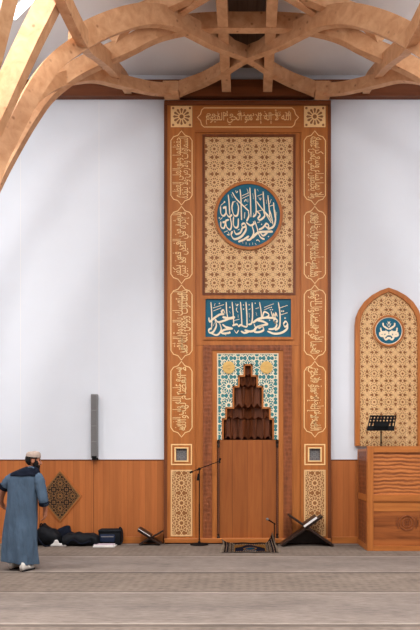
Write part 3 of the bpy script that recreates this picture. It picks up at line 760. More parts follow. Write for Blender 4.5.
# flush timber leaf in the lower niche, flanked by turned colonnettes
MB().pbox(219.5, 276, 440, 540, YC + .004, .2).build('niche_leaf', M['panel'], mh)
for px in (218.4, 277.2):
    p0 = at(px, 0, YC - .02); b = MB(); zt, zb = at(0, 441, YC).z, at(0, 539, YC).z; prof = [(.012, zb + .06)]
    nb = 46
    for i in range(nb):
        z0 = zb + .1 + (zt - zb - .22) * i / nb; dz = (zt - zb - .22) / nb
        prof += [(.011, z0), (.019, z0 + dz * .5)]
    prof.append((.012, zt - .1))
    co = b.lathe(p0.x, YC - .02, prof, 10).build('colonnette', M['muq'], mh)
    MB().lathe(p0.x, YC - .02, [(.03, zb), (.03, zb + .04), (.02, zb + .06), (.024, zb + .1)], 12).build('base', M['darkwood'], co)
    MB().lathe(p0.x, YC - .02, [(.014, zt - .14), (.026, zt - .1), (.018, zt - .06), (.032, zt - .02), (.032, zt)], 12).build('capital', M['darkwood'], co)

# ================================================================== arched panel over the pulpit
YA = -.08
ap = thing('arched_lattice_panel', 'pointed arch panel of gold star lattice on the white wall above the pulpit', 'wall panel', at(388.5, 445, 0))
acx = 388.5
def arch(h): return h
out_h = [(33.5, 446), (33.5, 325), (32.6, 317), (29.6, 309.5), (24.5, 302), (17, 295.5), (8.5, 290.8), (0, 287.8)]
in_h = [(28.7, 446), (28.7, 325), (27.8, 318.5), (25, 311.8), (20.6, 305.5), (14.3, 299.6), (7.2, 295.2), (0, 292.2)]
def full(hh, y):
    L = [(acx - x, z) for x, z in hh] + [(acx + x, z) for x, z in reversed(hh[:-1])]
    return [(at(x, 0, y).x, at(0, z, y).z) for x, z in L]
MB().ring(full(out_h, YA), full(in_h, YA), YA - .03, 0, closed=False).build('frame', M['wood'], ap, bevel=.01)
inner = full(in_h, YA)
MB().prism(inner, YA + .012, -.001).build('backing', M['hole'], ap)
emc = at(388.5, 331, YA); er = 15.6 * (DW + YA) / F
g = MB(); pit = 14.2 * (DW + YA) / F
ccw = inner if area(inner) > 0 else inner[::-1]
straps(g, girih(emc.x, emc.z, pit, min(p[0] for p in inner), max(p[0] for p in inner), min(p[1] for p in inner), max(p[1] for p in inner), radians(62)), .0135, YA, YA + .012, [ccw], ((emc.x, emc.z), er - .02))
g.build('lattice', M['gold'], ap)
ed = MB().disc(emc.x, emc.z, er - .03, YA - .015, YA + .02, 48).build('medallion', M['teal'], ap); ed['label'] = 'small round teal disc with a mirrored ivory emblem'
q = MB(); q.ring(cir(emc, er, 48), cir(emc, er - .035, 48), YA - .035, YA); q.build('rim', M['wood'], ed)
q = MB(); q.ring(cir(emc, er - .03, 48), cir(emc, er - .05, 48), YA - .02, YA); q.build('inner_ring', M['script'], ed)
half = [[1.1, (150, 152), (158, 190), (216, 228)], [1.1, (122, 208), (130, 252), (156, 262)], [1.7, (106, 280), (150, 264), (214, 266)], [1.5, (108, 282), (126, 302), (158, 300), (150, 276)], [1.2, (132, 302), (170, 312), (192, 290), (217, 286)],
        [1.2, (160, 322), (182, 346), (217, 328), (240, 330)], [.7, (194, 160), (218, 204)], [.6, (178, 236), (190, 250)], [.6, (176, 190), (190, 206)], [.7, (205, 135), (217, 170)]]
EM = []
for s in half:
    k, P = s[0], s[1:]
    EM += [[k] + list(P), [k] + [(436 - x, z) for x, z in P]]
EM.append([.9, (218, 150)])
fna = lambda x, z, q=False: (at(x, z, YA).x, at(x, z, YA).z)
mb = MB(); pen(mb, tile(370, 310, 11.667, EM), fna, 1.7, YA - .022, YA - .015, thin=.6); mb.build('emblem', M['script'], ed)

# ================================================================== pulpit
pb = thing('pulpit', 'chest-high cherry wood pulpit with carved front panels right of the niche', 'pulpit', (2.72, -.55, 0))
X0, X1, Y0 = 2.115, 3.33, -1.03
def pz(py): return CH + (HZ - py) * (DW + Y0) / F
zt = pz(446)
pw = 6.3 * (DW + Y0) / F
MB().box(X0, X0 + pw, Y0, Y0 + pw, 0, zt).build('corner_post', M['wood'], pb, bevel=.006)
MB().box(X1 - pw, X1, Y0, Y0 + pw, 0, zt).build('corner_post', M['wood'], pb, bevel=.006)
MB().box(X0 + pw, X1 - pw, Y0 + .004, Y0 + .08, pz(452.3), zt - .002).build('top_rail', M['woodx'], pb)
MB().box(X0 + pw, X1 - pw, Y0 + .004, Y0 + .08, pz(501.5), pz(495)).build('middle_rail', M['woodx'], pb)
MB().box(X0 + pw, X1 - pw, Y0 + .004, Y0 + .08, 0, pz(546)).build('bottom_rail', M['woodx'], pb)
MB().box(X0 + pw, X1 - pw, Y0 + .03, Y0 + .07, pz(495), pz(452.3)).build('upper_panel', M['carvex'], pb)['label'] = 'front panel carved with wavy relief'
lowp = MB().box(X0 + pw, X1 - pw, Y0 + .03, Y0 + .07, pz(546), pz(501.5)).build('lower_panel', wood('streaked_panel', (104, 52, 22), (186, 108, 54), 'x', sc=.8), pb)
MB().box(X0 + pw, X1 - pw, Y0 + .022, Y0 + .05, pz(511.5), pz(502.5)).build('fascia_strip', M['woodx'], lowp)
e = MB(); ec = Vector(((407 - CX) * (DW + Y0 + .03) / F, 0, pz(523)))
for r in (.135, .085):
    e.ring(cir(ec, r, 40), cir(ec, r - .014, 40), Y0 + .012, Y0 + .032)
for sg in (-1, 1):
    for dx in (.16, .19):
        e.box(ec.x + sg * dx - .006, ec.x + sg * dx + .006, Y0 + .016, Y0 + .032, ec.z - .1 + (dx - .16) * 1.5, ec.z + .1 - (dx - .16) * 1.5)
e.box(ec.x - .04, ec.x + .04, Y0 + .016, Y0 + .032, ec.z - .03, ec.z - .015); e.box(ec.x - .04, ec.x + .04, Y0 + .016, Y0 + .032, ec.z + .015, ec.z + .03)
e.box(ec.x - .03, ec.x - .015, Y0 + .016, Y0 + .032, ec.z - .04, ec.z + .04); e.box(ec.x + .015, ec.x + .03, Y0 + .016, Y0 + .032, ec.z - .04, ec.z + .04)
e.build('carved_roundel', M['carve'], lowp)
for xx, nm in ((X0, 1), (X1 - .07, 2)):
    sdp = MB(); sdp.box(xx + .006, xx + .06, Y0 + pw, -.06, .08, zt - .09); sp_ = sdp.build('side_panel', M['carve'], pb)
    q = MB(); q.box(xx, xx + .07, Y0 + pw, -.06, zt - .09, zt - .04); q.box(xx, xx + .07, Y0 + pw, -.06, pz(501.5), pz(495)); q.box(xx, xx + .07, Y0 + pw, -.06, 0, .1); q.box(xx, xx + .07, -.12, -.055, .1, zt - .09); q.build('side_rail', M['woodx'], sp_)
MB().box(X0 + .06, X1 - .06, Y0 + .08, -.06, zt - .42, zt - .38).build('platform', M['carpet'], pb)

# music stand on the pulpit
ym = -.62
def amp(px, py, y=ym): return at(px, py, y)
zp = zt - .38
ms = thing('music_stand', 'black perforated music stand rising behind the pulpit front', 'music stand', (amp(381, 0).x, ym, zp))
tl, tr, bl, br = amp(370, 415.5, ym + .1), amp(396.5, 415.5, ym + .1), amp(366.5, 430.5), amp(394, 430.5)
def lerp(u, v):   # u across, v down
    return (tl * (1 - u) + tr * u) * (1 - v) + (bl * (1 - u) + br * u) * v
nrm = (tr - tl).cross(bl - tl).normalized() * .008
def plate(mb, u0, u1, v0, v1):
    P = [lerp(u0, v0), lerp(u1, v0), lerp(u1, v1), lerp(u0, v1)]
    mb.hexa([p - nrm for p in P] + [p + nrm for p in P])
d_ = MB(); NC = 8
for k in range(NC + 1):
    u = k / NC; plate(d_, max(0, u - .04), min(1, u + .04), 0, .75)
for v in (0, .2, .4): plate(d_, 0, 1, v, v + .09)
plate(d_, .22, .78, .5, 1); plate(d_, 0, 1, .7, 1)
d_.build('desk', M['black'], ms)
q = MB(); le = bl + nrm; q.hexa([bl + Vector((0, -.05, -.005)), br + Vector((0, -.05, -.005)), br + Vector((0, 0, -.005)), bl + Vector((0, 0, -.005)), bl + Vector((0, -.05, .01)), br + Vector((0, -.05, .01)), br + Vector((0, 0, .01)), bl + Vector((0, 0, .01))]); q.build('ledge', M['black'], ms)
pc = amp(381, 428, ym + .06)
MB().tube([(pc.x, ym + .06, zp + .03), (pc.x, ym + .06, pc.z)], .012).build('post', M['black'], ms)
q = MB()
for k in range(3):
    th = 2 * pi * k / 3 + .5
    q.tube([(pc.x, ym + .06, zp + .14), (pc.x + .2 * cos(th), ym + .06 + .2 * sin(th), zp + .01)], .009, 8)
q.build('tripod', M['black'], ms)

# ================================================================== wall fittings
sp = thing('column_speaker', 'slim grey column loudspeaker mounted on the white wall left of the niche', 'speaker', at(94, 458, -.1))
MB().pbox(90.7, 97.2, 394, 458, -.13, -.03).build('housing', M['grey'], sp, bevel=.008)
g = MB()
for k in range(4): g.pbox(91.4, 96.5, 395.2 + k * 15.6, 395.2 + k * 15.6 + 14.6, -.136, -.13)
g.build('grille', M['greyd'], sp)
q = MB(); q.pbox(91.8, 96.4, 456, 459.8, -.15, 0); q.build('bracket', M['black'], sp)
MB().pbox(98.2, 99.4, 396, 459, -.02, 0).build('shadow_side', M['plaster'], sp)  # wall-coloured strip stands in for the speaker's shadow side
dm = thing('diamond_lattice', 'dark diamond-shaped carved lattice ornament on the wainscot beside the man', 'wall ornament', at(60, 496, -.03))
YD = -.05
dp = [(at(x, 0, YD).x, at(0, z, YD).z) for x, z in ((60, 521), (80.5, 496), (60, 471), (39.5, 496))]
MB().prism(dp, YD + .008, -.03).build('ground', plain('diamond_ground', (40, 27, 20), .5, .3, .1), dm)
g = MB(); ce = at(60, 496, YD)
straps(g, girih(ce.x, ce.z, 12.6 * (DW + YD) / F, ce.x - .5, ce.x + .5, ce.z - .6, ce.z + .6, radians(60), False), .011, YD, YD + .01, [dp])
g.ring(dp, [(ce.x + (x - ce.x) * .93, ce.z + (z - ce.z) * .93) for x, z in dp], YD - .001, YD + .01)
g.build('lattice', plain('tan_strap', (138, 98, 58), .5, .3, .1), dm)
big = [(at(x, 0, YD).x, at(0, z, YD).z) for x, z in ((60, 522.2), (81.6, 496), (60, 469.8), (38.4, 496))]
MB().ring(big, dp, YD - .006, -.03).build('frame', M['wood'], dm)

# ================================================================== floor objects
def floor_pt(px, py):
    d = CH * F / (py - HZ); return Vector(((px - CX) * d / F, d - DW, 0))
# boom microphone stand
b0 = floor_pt(199.3, 545)
mic = thing('microphone_stand', 'black boom microphone stand on a round base left of the niche', 'microphone stand', b0)
Y = b0.y
MB().lathe(b0.x, Y, [(.17, .004), (.17, .018), (.15, .028), (.03, .04), (.02, .07)], 28).build('base', M['black'], mic)
pt = at(199.3, 469.5, Y)
MB().tube([(b0.x, Y, .05), (b0.x, Y, .78)], .0135).tube([(b0.x, Y, .7), (b0.x, Y, pt.z)], .0105).build('pole', M['black'], mic)
bo = MB().tube([at(190.8, 472.3, Y), at(199, 468.8, Y), at(219.5, 461.2, Y - .1)], .008).build('boom', M['black'], mic)
MB().tube([at(189.8, 472.7, Y), at(192.6, 471.5, Y)], .02).build('counterweight', M['black'], bo)
MB().tube([at(219, 461.4, Y - .1), at(220.6, 458.2, Y - .1)], [.014, .02]).tube([at(218.6, 462.4, Y - .1), at(220.4, 461.6, Y - .1)], .02).build('clip', M['black'], bo)
MB().ball(at(199.3, 469, Y), .028, .022, .028).tube([at(197, 470.5, Y - .03), at(199.3, 469, Y)], .008).build('pivot', M['black'], mic)
MB().tube([at(198.4, 473.5, Y - .02), at(198, 480.5, Y - .02)], [.012, .028]).build('hanging_clip', M['black'], mic)

# prayer rug
rgn = dict(fringe=plain('rug_fringe', (118, 104, 90), .9, .05, .3, 90), dark=plain('rug_navy', (22, 28, 48), .95, .05, .4, 60), rust=plain('rug_rust', (112, 62, 34), .95, .05, .4, 60),
           och=plain('rug_ochre', (156, 112, 54), .95, .05, .3, 60), teal=plain('rug_teal', (30, 70, 92), .95, .05, .3, 60), blk=plain('rug_black', (40, 32, 30), .95, .05, .4, 60), tan=plain('rug_tan', (150, 132, 112), .95, .05, .4, 80))
keys = list(rgn)
def rugcol(u, v):      # u 0..1 along x, v 0..1 from the near edge to the far edge
    if u < .035 or u > .965: return 'fringe' if int(v * 60) % 2 else 'tan'
    du = min(u - .035, .965 - u)
    if du < .17:
        k = int(du / .17 * 9)
        if k in (0, 3, 6): return 'blk'
        if k in (1, 5): return 'tan' if int(v * 44) % 3 else 'rust'
        if k == 2: return 'dark'
        return 'blk' if int(v * 30 + k) % 2 else 'tan'
    dv = min(v, 1 - v)
    if dv < .05: return 'blk'
    if dv < .1: return 'tan' if int(u * 60) % 2 else 'rust'
    x = (u - .5) / .295
    if abs(x) > .94: return 'och'
    # arched field pointing at the wall with spandrels in ochre
    top = .86 - .5 * abs(x) ** 1.1
    if v > top + .09: return 'och' if (int(u * 50) + int(v * 40)) % 4 else 'rust'
    if v > top: return 'blk'
    if hypot(x * 1.1, (v - .42) * 2.6) < .33: return 'teal'
    if abs(hypot(x * 1.1, (v - .42) * 2.6) - .4) < .05: return 'och'
    if v < .22 and abs(x) < .4: return 'tan' if int(u * 70) % 2 else 'teal'
    return 'dark'
ra, rb, ya, yb = -.43, .54, -1.25, -.22
bmr = bmesh.new(); NU, NV = 66, 60; gv = []
for jx in range(NV + 1):
    row = []
    for i in range(NU + 1):
        u, v = i / NU, jx / NV
        x = ra + (rb - ra) * u + .03 * v * (u - .5); y = ya + (yb - ya) * v
        lift = .20 * max(0, (u - .80) / .2) ** 1.5 * max(0, (v - .45) / .55) ** 1.1 + .07 * max(0, (.12 - u) / .12) ** 2 * max(0, (v - .8) / .2) + .03 * max(0, (v - .9) / .1) ** 2
        x -= lift * .35
        z = .012 + .004 * sin(u * 19 + v * 7) + lift
        row.append(bmr.verts.new((x, y, z)))
    gv.append(row)
for jx in range(NV):
    for i in range(NU):
        f = bmr.faces.new([gv[jx][i], gv[jx][i + 1], gv[jx + 1][i + 1], gv[jx + 1][i]]); f.material_index = keys.index(rugcol((i + .5) / NU, (jx + .5) / NV)); f.smooth = True
me = bpy.data.meshes.new('prayer_rug'); bmesh.ops.solidify(bmr, geom=bmr.faces[:], thickness=.008); bmr.to_mesh(me); bmr.free()
rug = link('prayer_rug', me, [rgn[k] for k in keys]); tag(rug, 'patterned navy and ochre prayer rug on the carpet before the niche, one corner turned up', 'rug')
fr_ = MB(); random.seed(3)
for e_, sg in ((ra, -1), (rb, 1)):
    for k in range(46):
        y = ya + (yb - ya) * (k + .5) / 46 * (.99 if sg < 0 else .5)
        if k == 0 and sg > 0: fr_.build('fringe', rgn['fringe'], rug); fr_ = MB()
        fr_.tube([(e_ + sg * -.005, y, .012), (e_ + sg * .05, y + random.uniform(-.01, .01), .006)], .0035, 5)
fr_.build('fringe', rgn['fringe'], rug)
# low microphone beside the rug
mx = at(273.5, 0, -.42).x; ym2 = -.30
mx = (274.3 - CX) * (DW + ym2) / F
dmc = thing('floor_microphone', 'low black microphone on a short stand behind the rug corner', 'microphone', (mx, ym2, 0))
MB().lathe(mx, ym2, [(.075, .002), (.075, .014), (.05, .024), (.015, .04)], 20).build('base', M['black'], dmc)
e1 = at(274.3, 523.5, ym2)
MB().tube([(mx, ym2, .03), (mx, ym2, e1.z)], .01).build('pole', M['black'], dmc)
e2 = at(266.6, 518.6, ym2 - .12)
MB().tube([at(275.3, 524.2, ym2), at(268.6, 519.9, ym2 - .1)], [.012, .015]).build('microphone_body', M['black'], dmc)
MB().ball(at(267.3, 519.2, ym2 - .12), .026, .026, .026, 12).build('microphone_head', M['greyd'], dmc)
# a tan bundle of tassel cloth by the turned corner
# folding book stands
def rehal(label, A0, A1, B0, B1, y0, y1, th, name='book_stand'):
    """two interlocking boards: A0-A1 and B0-B1 are their edges in the picture plane at depth y0"""
    base = Vector(((A1.x + B0.x) / 2, (y0 + y1) / 2, 0))
    r = thing(name, label, 'book stand', base, 'folding book stands on the carpet')
    for (p, q) in ((A0, A1), (B0, B1)):
        T = (q - p).normalized(); n = Vector((-T.z, 0, T.x)) * th / 2; mb = MB()
        W = y1 - y0
        C = crom([p, p * .6 + q * .4, q], 4)
        mb.hexa([Vector((v.x, y, v.z)) for y in (y0, y1) for v in (p + n, q + n, q - n, p - n)])
        mb.build('board', M['darkwood'], r, bevel=.004)
    mid = (A0 + A1 + B0 + B1) / 4
    return r
y0 = -.52
def gz(px, py, y): v = at(px, py, y); return v
# right, large
A0, A1 = gz(289, 515.5, y0), gz(333.5, 546.5, y0); B0, B1 = gz(281.5, 546.5, y0), gz(323, 516.5, y0)
zf = .022
A1.z = zf; B0.z = zf
rb_ = rehal('large dark X-shaped book stand on the carpet right of the niche', A0, A1, B0, B1, y0, -.16, .035)
q = MB(); xm = lambda t: A0.lerp(A1, t); 
lo1, lo2 = B0.lerp(B1, .1), A0.lerp(A1, .9)
q.prism([(lo1.x, .03), (lo2.x, .03), (A0.lerp(A1, .52).x, A0.lerp(A1, .52).z - .01), (B0.lerp(B1, .48).x, B0.lerp(B1, .48).z - .01)], -.22, -.2); q.build('leg_gap_shade', M['darkwood'], rb_)  # dark sheet fills the gap between the legs in place of shade
def book(label, p, q, y0, y1, th, mat, off, group=None):
    T = (q - p).normalized(); n = Vector((-T.z, 0, T.x))
    if n.z < 0: n = -n
    r = thing('open_book' if False else 'book', label, 'book', (p + q) / 2 + n * off, 'books on the stands')
    def slab(a, b, s0, s1, ya, yb2):
        P, Q = p.lerp(q, a), p.lerp(q, b)
        return MB().hexa([Vector((v.x, y, v.z)) for y in (ya, yb2) for v in (P + n * s0, Q + n * s0, Q + n * s1, P + n * s1)])
    slab(0, 1, off, off + .012, y0, y1).build('cover', mat, r)
    slab(.03, .97, off + .012, off + .012 + th, y0 + .004, y1 - .005).build('page_block', M['white'], r)
    slab(0, 1, off + .012 + th, off + .024 + th, y0 + .002, y1).build('cover', mat, r)
    return r
M['leather'] = plain('brown_leather', (58, 34, 24), .5, .3, .15, 30)
Bd = B0.lerp(B1, .56)
book('brown bound book with white page edges on the right arm of the large stand', B0.lerp(B1, .57), B0.lerp(B1, .90), y0 - .01, -.2, .04, M['leather'], .02)
# left, small
y0 = -.36
A0, A1 = gz(137.5, 530.5, y0), gz(160, 545.2, y0); B0, B1 = gz(139, 545.5, y0), gz(161.5, 532, y0)
A1.z = zf; B0.z = zf
rl = rehal('small dark X-shaped book stand on the carpet beside the left foot of the niche panel', A0, A1, B0, B1, y0, -.1, .03)
lo1, lo2 = B0.lerp(B1, .12), A0.lerp(A1, .88)
q = MB(); q.prism([(lo1.x, .03), (lo2.x, .03), (A0.lerp(A1, .54).x, A0.lerp(A1, .54).z - .01), (B0.lerp(B1, .46).x, B0.lerp(B1, .46).z - .01)], -.16, -.14); q.build('leg_gap_shade', M['darkwood'], rl)  # same dark sheet, standing for the shade under the small stand
book('dark bound book with white page edges on the left arm of the small stand', A0.lerp(A1, -.02), A0.lerp(A1, .54), y0 - .01, -.13, .014, M['leather'], .018)

# bags and clothes by the wainscot
M['bagk'] = plain('black_nylon', (15, 17, 22), .7, .2, .3, 12, bump=.3)
M['bagn'] = plain('navy_nylon', (26, 38, 62), .65, .25, .2, 12, bump=.3)
M['navyc'] = plain('navy_cloth', (20, 24, 36), .85, .1, .3, 12, bump=.3)
def lump(name, mat, base, prof, depth, label, cat, seed=0, rough=.02):
    """a slumped soft mass: prof = (x, height) along its length in metres from base"""
    rows = []; mb = MB(); n = 14; P = crom([Vector((x, h, 0)) for x, h in prof], 5)
    for i, p in enumerate(P):
        e = min(1, min(i, len(P) - 1 - i) / 2 + .15); row = []
        for k in range(n):
            th = 2 * pi * k / n; c, s = cos(th), sin(th)
            yy = depth / 2 * c * e; zz = p.y * (.5 + .5 * (abs(s) ** .8 * (1 if s > 0 else -1)))
            nz = mnoise.noise(Vector((p.x * 7 + seed, yy * 9, zz * 9))) * rough * (1 if s > -.5 else 0)
            row.append(mb.b.verts.new((base.x + p.x, base.y + yy + nz, max(.004, zz + nz))))
        rows.append(row)
    mb.skin_rows(rows); o = mb.build(name, mat, None, True)
    if label: tag(o, label, cat)
    return o
def mpx(p): return p * (DW - .3) / F
bb = Vector(((36 - CX) * (DW - .3) / F, -.27, 0))
bp = lump('backpack', M['bagk'], bb, [(mpx(x), mpx(h)) for x, h in ((-1, 13), (2.5, 17), (7, 22), (10, 20.5), (14, 17), (19, 16), (26, 11))], .36, 'slumped black backpack on the carpet nearest the man, against the wainscot', 'bag', 1, .03)
q = MB().tube(crom([bb + Vector((mpx(5), -.1, mpx(19))), bb + Vector((mpx(7), -.14, mpx(22.5))), bb + Vector((mpx(9), -.1, mpx(19.5)))], 5), .012, 8); q.build('handle', M['bagk'], bp)
q = MB().tube(crom([bb + Vector((mpx(3), -.17, mpx(15))), bb + Vector((mpx(6), -.22, mpx(8))), bb + Vector((mpx(12), -.24, .02)), bb + Vector((mpx(17), -.21, .02))], 5), .014, 6); q.build('shoulder_strap', M['navyc'], bp)
jb = Vector(((55 - CX) * (DW - .3) / F, -.2, 0))
lump('jacket', M['navyc'], jb, [(mpx(x), mpx(h)) for x, h in ((0, 14), (4, 16.5), (9, 19), (13, 18.5), (15, 14), (20, 12))], .2, 'dark crumpled jacket standing up behind the black backpack', 'clothing', 5, .03)
wb = floor_pt(58, 545.2); wb.y = -.44
tx_ = lump('cloth', M['white'], wb, [(mpx(x), mpx(h)) for x, h in ((-5, 1.6), (-2, 3), (0, 6.5), (2.5, 7), (4, 3), (8, 2.2), (11, 1.2))], .07, 'crumpled white cloth on the floor against the dark bags', 'cloth', 9, .03)
kb = Vector(((66 - CX) * (DW - .3) / F, -.34, 0))
cb = lump('coat', M['bagk'], kb, [(mpx(x), mpx(h)) for x, h in ((-3, 9), (2, 12), (8, 12.5), (13, 13.5), (19, 12), (25, 12.5), (31, 11), (34, 7))], .3, 'flat heap of black coat between the backpack and the navy bag', 'clothing', 3, .035)
q = MB().tube(crom([kb + Vector((mpx(4), -.16, .05)), kb + Vector((mpx(10), -.17, .13)), kb + Vector((mpx(18), -.165, .06)), kb + Vector((mpx(27), -.16, .1))], 5), [.012] * 16, 6); q.build('sleeve_fold', M['navyc'], cb)
# navy shoulder bag
yb_ = -.22
sb = thing('shoulder_bag', 'boxy navy shoulder bag with black trim leaning on the wainscot', 'bag', ((109 - CX) * (DW + yb_) / F, yb_, 0))
fx = lambda px: (px - CX) * (DW - .3) / F
MB().box(fx(98), fx(120.5), -.30, -.08, 0, mpx(15.8)).build('body', M['bagk'], sb, True, bevel=.035)
MB().box(fx(100), fx(115), -.335, -.29, .06, mpx(11)).build('front_pocket', M['bagn'], sb, True, bevel=.02)
MB().box(fx(97.8), fx(120.7), -.31, -.07, mpx(12.3), mpx(15.9)).build('flap', M['bagk'], sb, True, bevel=.03)
MB().tube(crom([(fx(118), -.2, mpx(15)), (fx(119), -.2, mpx(17.5)), (fx(121.5), -.22, mpx(14)), (fx(122), -.25, .08), (fx(120.5), -.3, .02)], 5), .012, 8).build('strap', M['bagk'], sb)
MB().box(fx(101.5), fx(114), -.342, -.33, mpx(8.5), mpx(9.2)).build('zip', M['grey'], sb)
# magazines in front of it
for k, (x0, x1, z0, mt, lb) in enumerate(((96.5, 117.5, .002, 'white', 'lower white booklet lying on the carpet in front of the navy bag'), (97, 116, .024, 'pink', 'upper pale pinkish booklet lying on the booklet before the navy bag'))):
    bk = thing('booklet', lb, 'booklet', (fx((x0 + x1) / 2), -.47, z0), 'booklets by the navy bag')
    MB().box(fx(x0), fx(x1), -.58 + k * .02, -.37, z0, z0 + .018).build('page_block', M['white'], bk)
    MB().box(fx(x0) - .003, fx(x1) + .003, -.585 + k * .02, -.368, z0 + .018, z0 + .022).build('cover', M[mt], bk)

# ================================================================== the man
PX, PY = (22 - CX) * 9.12 / F, 9.12 - DW
SC = F / 9.12
def W(px, py, dy=0.0):          # a point of the figure: picture position plus depth towards the wall
    d = 9.12 + dy
    return Vector(((px - CX) * d / F, PY + dy, CH + (HZ - py) * d / F))
man = None
def skin_mesh(chains):
    """limbs grown from joint chains: tubes with radii, merged later by remeshing"""
    mb = MB()
    for pts, rs in chains:
        P = crom([Vector((*p, r)) for p, r in zip(pts, rs)], 4) if len(pts) > 2 else [Vector((*p, r)) for p, r in zip(pts, rs)]
        mb.tube([Vector(p[:3]) for p in P], [max(.004, p[3]) for p in P], 14)
        for p in (P[0], P[-1]): mb.ball(Vector(p[:3]), p[3] * .98, p[3] * .98, p[3] * .98, 12)
    return mb
hipL, hipR = W(17.5, 512), W(28, 512)
neck = W(30.2, 471.5, .03); headc = W(33.6, 460.8, .05)
ank = [W(14.5, 562, .06), W(25.0, 563, -.12)]
chains = [
    ([W(22.5, 512), W(23, 500), W(24, 488, .01), W(25.5, 478, .02)], [.13, .12, .135, .13]),
    ([W(15, 477.5, .04), W(25.5, 475, .02), W(36.5, 476.5, -.01)], [.06, .085, .06]),
    ([W(28, 476, .02), neck, W(32, 466, .05)], [.075, .058, .056]),
    ([hipL, W(16.5, 537, .04), ank[0]], [.092, .062, .042]), ([hipR, W(26, 538, -.01), ank[1]], [.092, .062, .042]),
    ([W(13.6, 477.5, .04), W(4.4, 489, .04), W(1.5, 498.5, .16), W(1.6, 503, .2)], [.054, .045, .035, .03]),
    ([W(37, 476.5, -.01), W(43.6, 498, -.03), W(45.3, 509.5, .05), W(45.2, 511.5, .06)], [.054, .044, .033, .03]),
]
mbm = skin_mesh(chains)
# head: skull, jaw, nose, brow, ears — turned towards the right of the picture
fwd = Vector((.93, .36, -.06)).normalized(); side_ = Vector((-fwd.y, fwd.x, 0)).normalized(); upv = fwd.cross(side_).normalized()
if upv.z < 0: upv = -upv
R3 = Matrix((fwd, side_, upv)).transposed()
H = lambda f, s, u: headc + fwd * f + side_ * s + upv * u
mbm.ball(H(-.008, 0, .025), .098, .076, .098, 24, R3); mbm.ball(H(.03, 0, -.045), .066, .058, .072, 20, R3)
mbm.ball(H(.062, 0, -.078), .026, .03, .024, 12, R3)
mbm.tube([H(.088, 0, .012), H(.104, 0, -.018), H(.112, 0, -.034)], [.009, .012, .015], 10); mbm.ball(H(.106, 0, -.036), .016, .019, .012, 12, R3)
mbm.ball(H(.082, 0, .026), .014, .05, .012, 12, R3); mbm.ball(H(.09, 0, -.058), .012, .024, .007, 12, R3); mbm.ball(H(.088, 0, -.068), .012, .021, .007, 12, R3)
for sg in (-1, 1):
    mbm.ball(H(-.014, sg * .078, -.008), .021, .008, .034, 12, R3); mbm.ball(H(.066, sg * .04, -.02), .02, .02, .018, 12, R3)
def hand(wr, d, palm_n, th_side, curl):
    """palm and five unequal bent fingers; d = direction of the fingers"""
    d = d.normalized(); n = palm_n.normalized(); s = d.cross(n).normalized() * th_side
    mbm.tube([wr - d * .01, wr + d * .03, wr + d * .075], [.027, .031, .03], 12)
    for k, (off, ln) in enumerate(((.027, .07), (.0095, .078), (-.009, .073), (-.026, .056))):
        b = wr + d * .075 + s * off; p = [b, b + d * ln * .45 + n * ln * .12 * curl]
        p.append(p[-1] + d * ln * .3 + n * ln * .26 * curl); p.append(p[-1] + d * ln * .18 + n * ln * .3 * curl)
        mbm.tube(p, [.0095, .009, .0082, .0065], 8); mbm.ball(p[-1], .0065, .0065, .0065, 8)
    b = wr + d * .025 + s * .024
    p = [b, b + d * .03 + s * .022 + n * .008, b + d * .058 + s * .028 + n * .018, b + d * .078 + s * .024 + n * .026]
    mbm.tube(p, [.014, .0115, .0095, .007], 8); mbm.ball(p[-1], .007, .007, .007, 8)
hand(W(45.2, 511.5, .06), Vector((-.1, .14, -1)), Vector((-1, .1, .1)), 1, 1.1)
hand(W(1.6, 503, .2), Vector((.05, .55, -.7)), Vector((.9, .1, .2)), -1, 1.1)
# feet
for k, a in enumerate(ank):
    f0 = Vector((.3, .95, 0)).normalized()
    mbm.tube([a + Vector((0, 0, -.0)), Vector((a.x, a.y, .06)) - f0 * .02, Vector((a.x, a.y, .04)) + f0 * .08, Vector((a.x, a.y, .032)) + f0 * .16], [.04, .042, .036, .026], 12)
tmp = mbm.build('person_raw', M['white'])
md_ = tmp.modifiers.new('r', 'REMESH'); md_.mode = 'VOXEL'; md_.voxel_size = .0055; md_.use_smooth_shade = True
ms_ = tmp.modifiers.new('s', 'SMOOTH'); ms_.iterations = 3; ms_.factor = .4
dg = bpy.context.evaluated_depsgraph_get(); me = bpy.data.meshes.new_from_object(tmp.evaluated_get(dg)); bpy.data.objects.remove(tmp)
me.materials.clear(); M['skin'] = plain('skin', (176, 116, 88), .55, .3, .08, 10)
man = link('person', me, M['skin']); me.polygons.foreach_set('use_smooth', [True] * len(me.polygons))
tag(man, 'bearded man in a beige cap and long blue robe walking away with head turned right', 'person')
# robe
M['robe'] = plain('blue_robe', (78, 96, 115), .85, .1, .1, 5, bump=.9)
_b = [q for q in M['robe'].node_tree.nodes if q.type == 'BUMP'][0]; _b.inputs['Distance'].default_value = .05
for q in M['robe'].node_tree.nodes:
    if q.type == 'MAPPING': q.inputs['Scale'].default_value = (2.2, 2.2, .8); q.inputs['Rotation'].default_value = (0, .5, 0)
M['robed'] = plain('navy_trim', (20, 25, 38), .85, .1, .15, 10)
def rnd(px0, px1, py, dy, ry):
    a, b = W(px0, py, dy), W(px1, py, dy); return ((a.x + b.x) / 2, a.y, a.z, (b.x - a.x) / 2, ry)
RG = [rnd(3.2, 36.6, 561.5, .02, .21), rnd(3.4, 36.4, 556, .02, .21), rnd(4.2, 36.2, 540, .02, .205), rnd(5.5, 36.6, 522, .02, .18), rnd(7.6, 37, 506, .015, .165), rnd(8.4, 37.8, 494, .015, .158), rnd(8.6, 38.8, 484, .015, .155),
      rnd(9.5, 39.8, 477.5, .01, .14), rnd(11.8, 39.2, 473.5, .01, .118), rnd(17, 37.8, 471, .02, .1), rnd(24.6, 36.4, 469.4, .03, .08)]
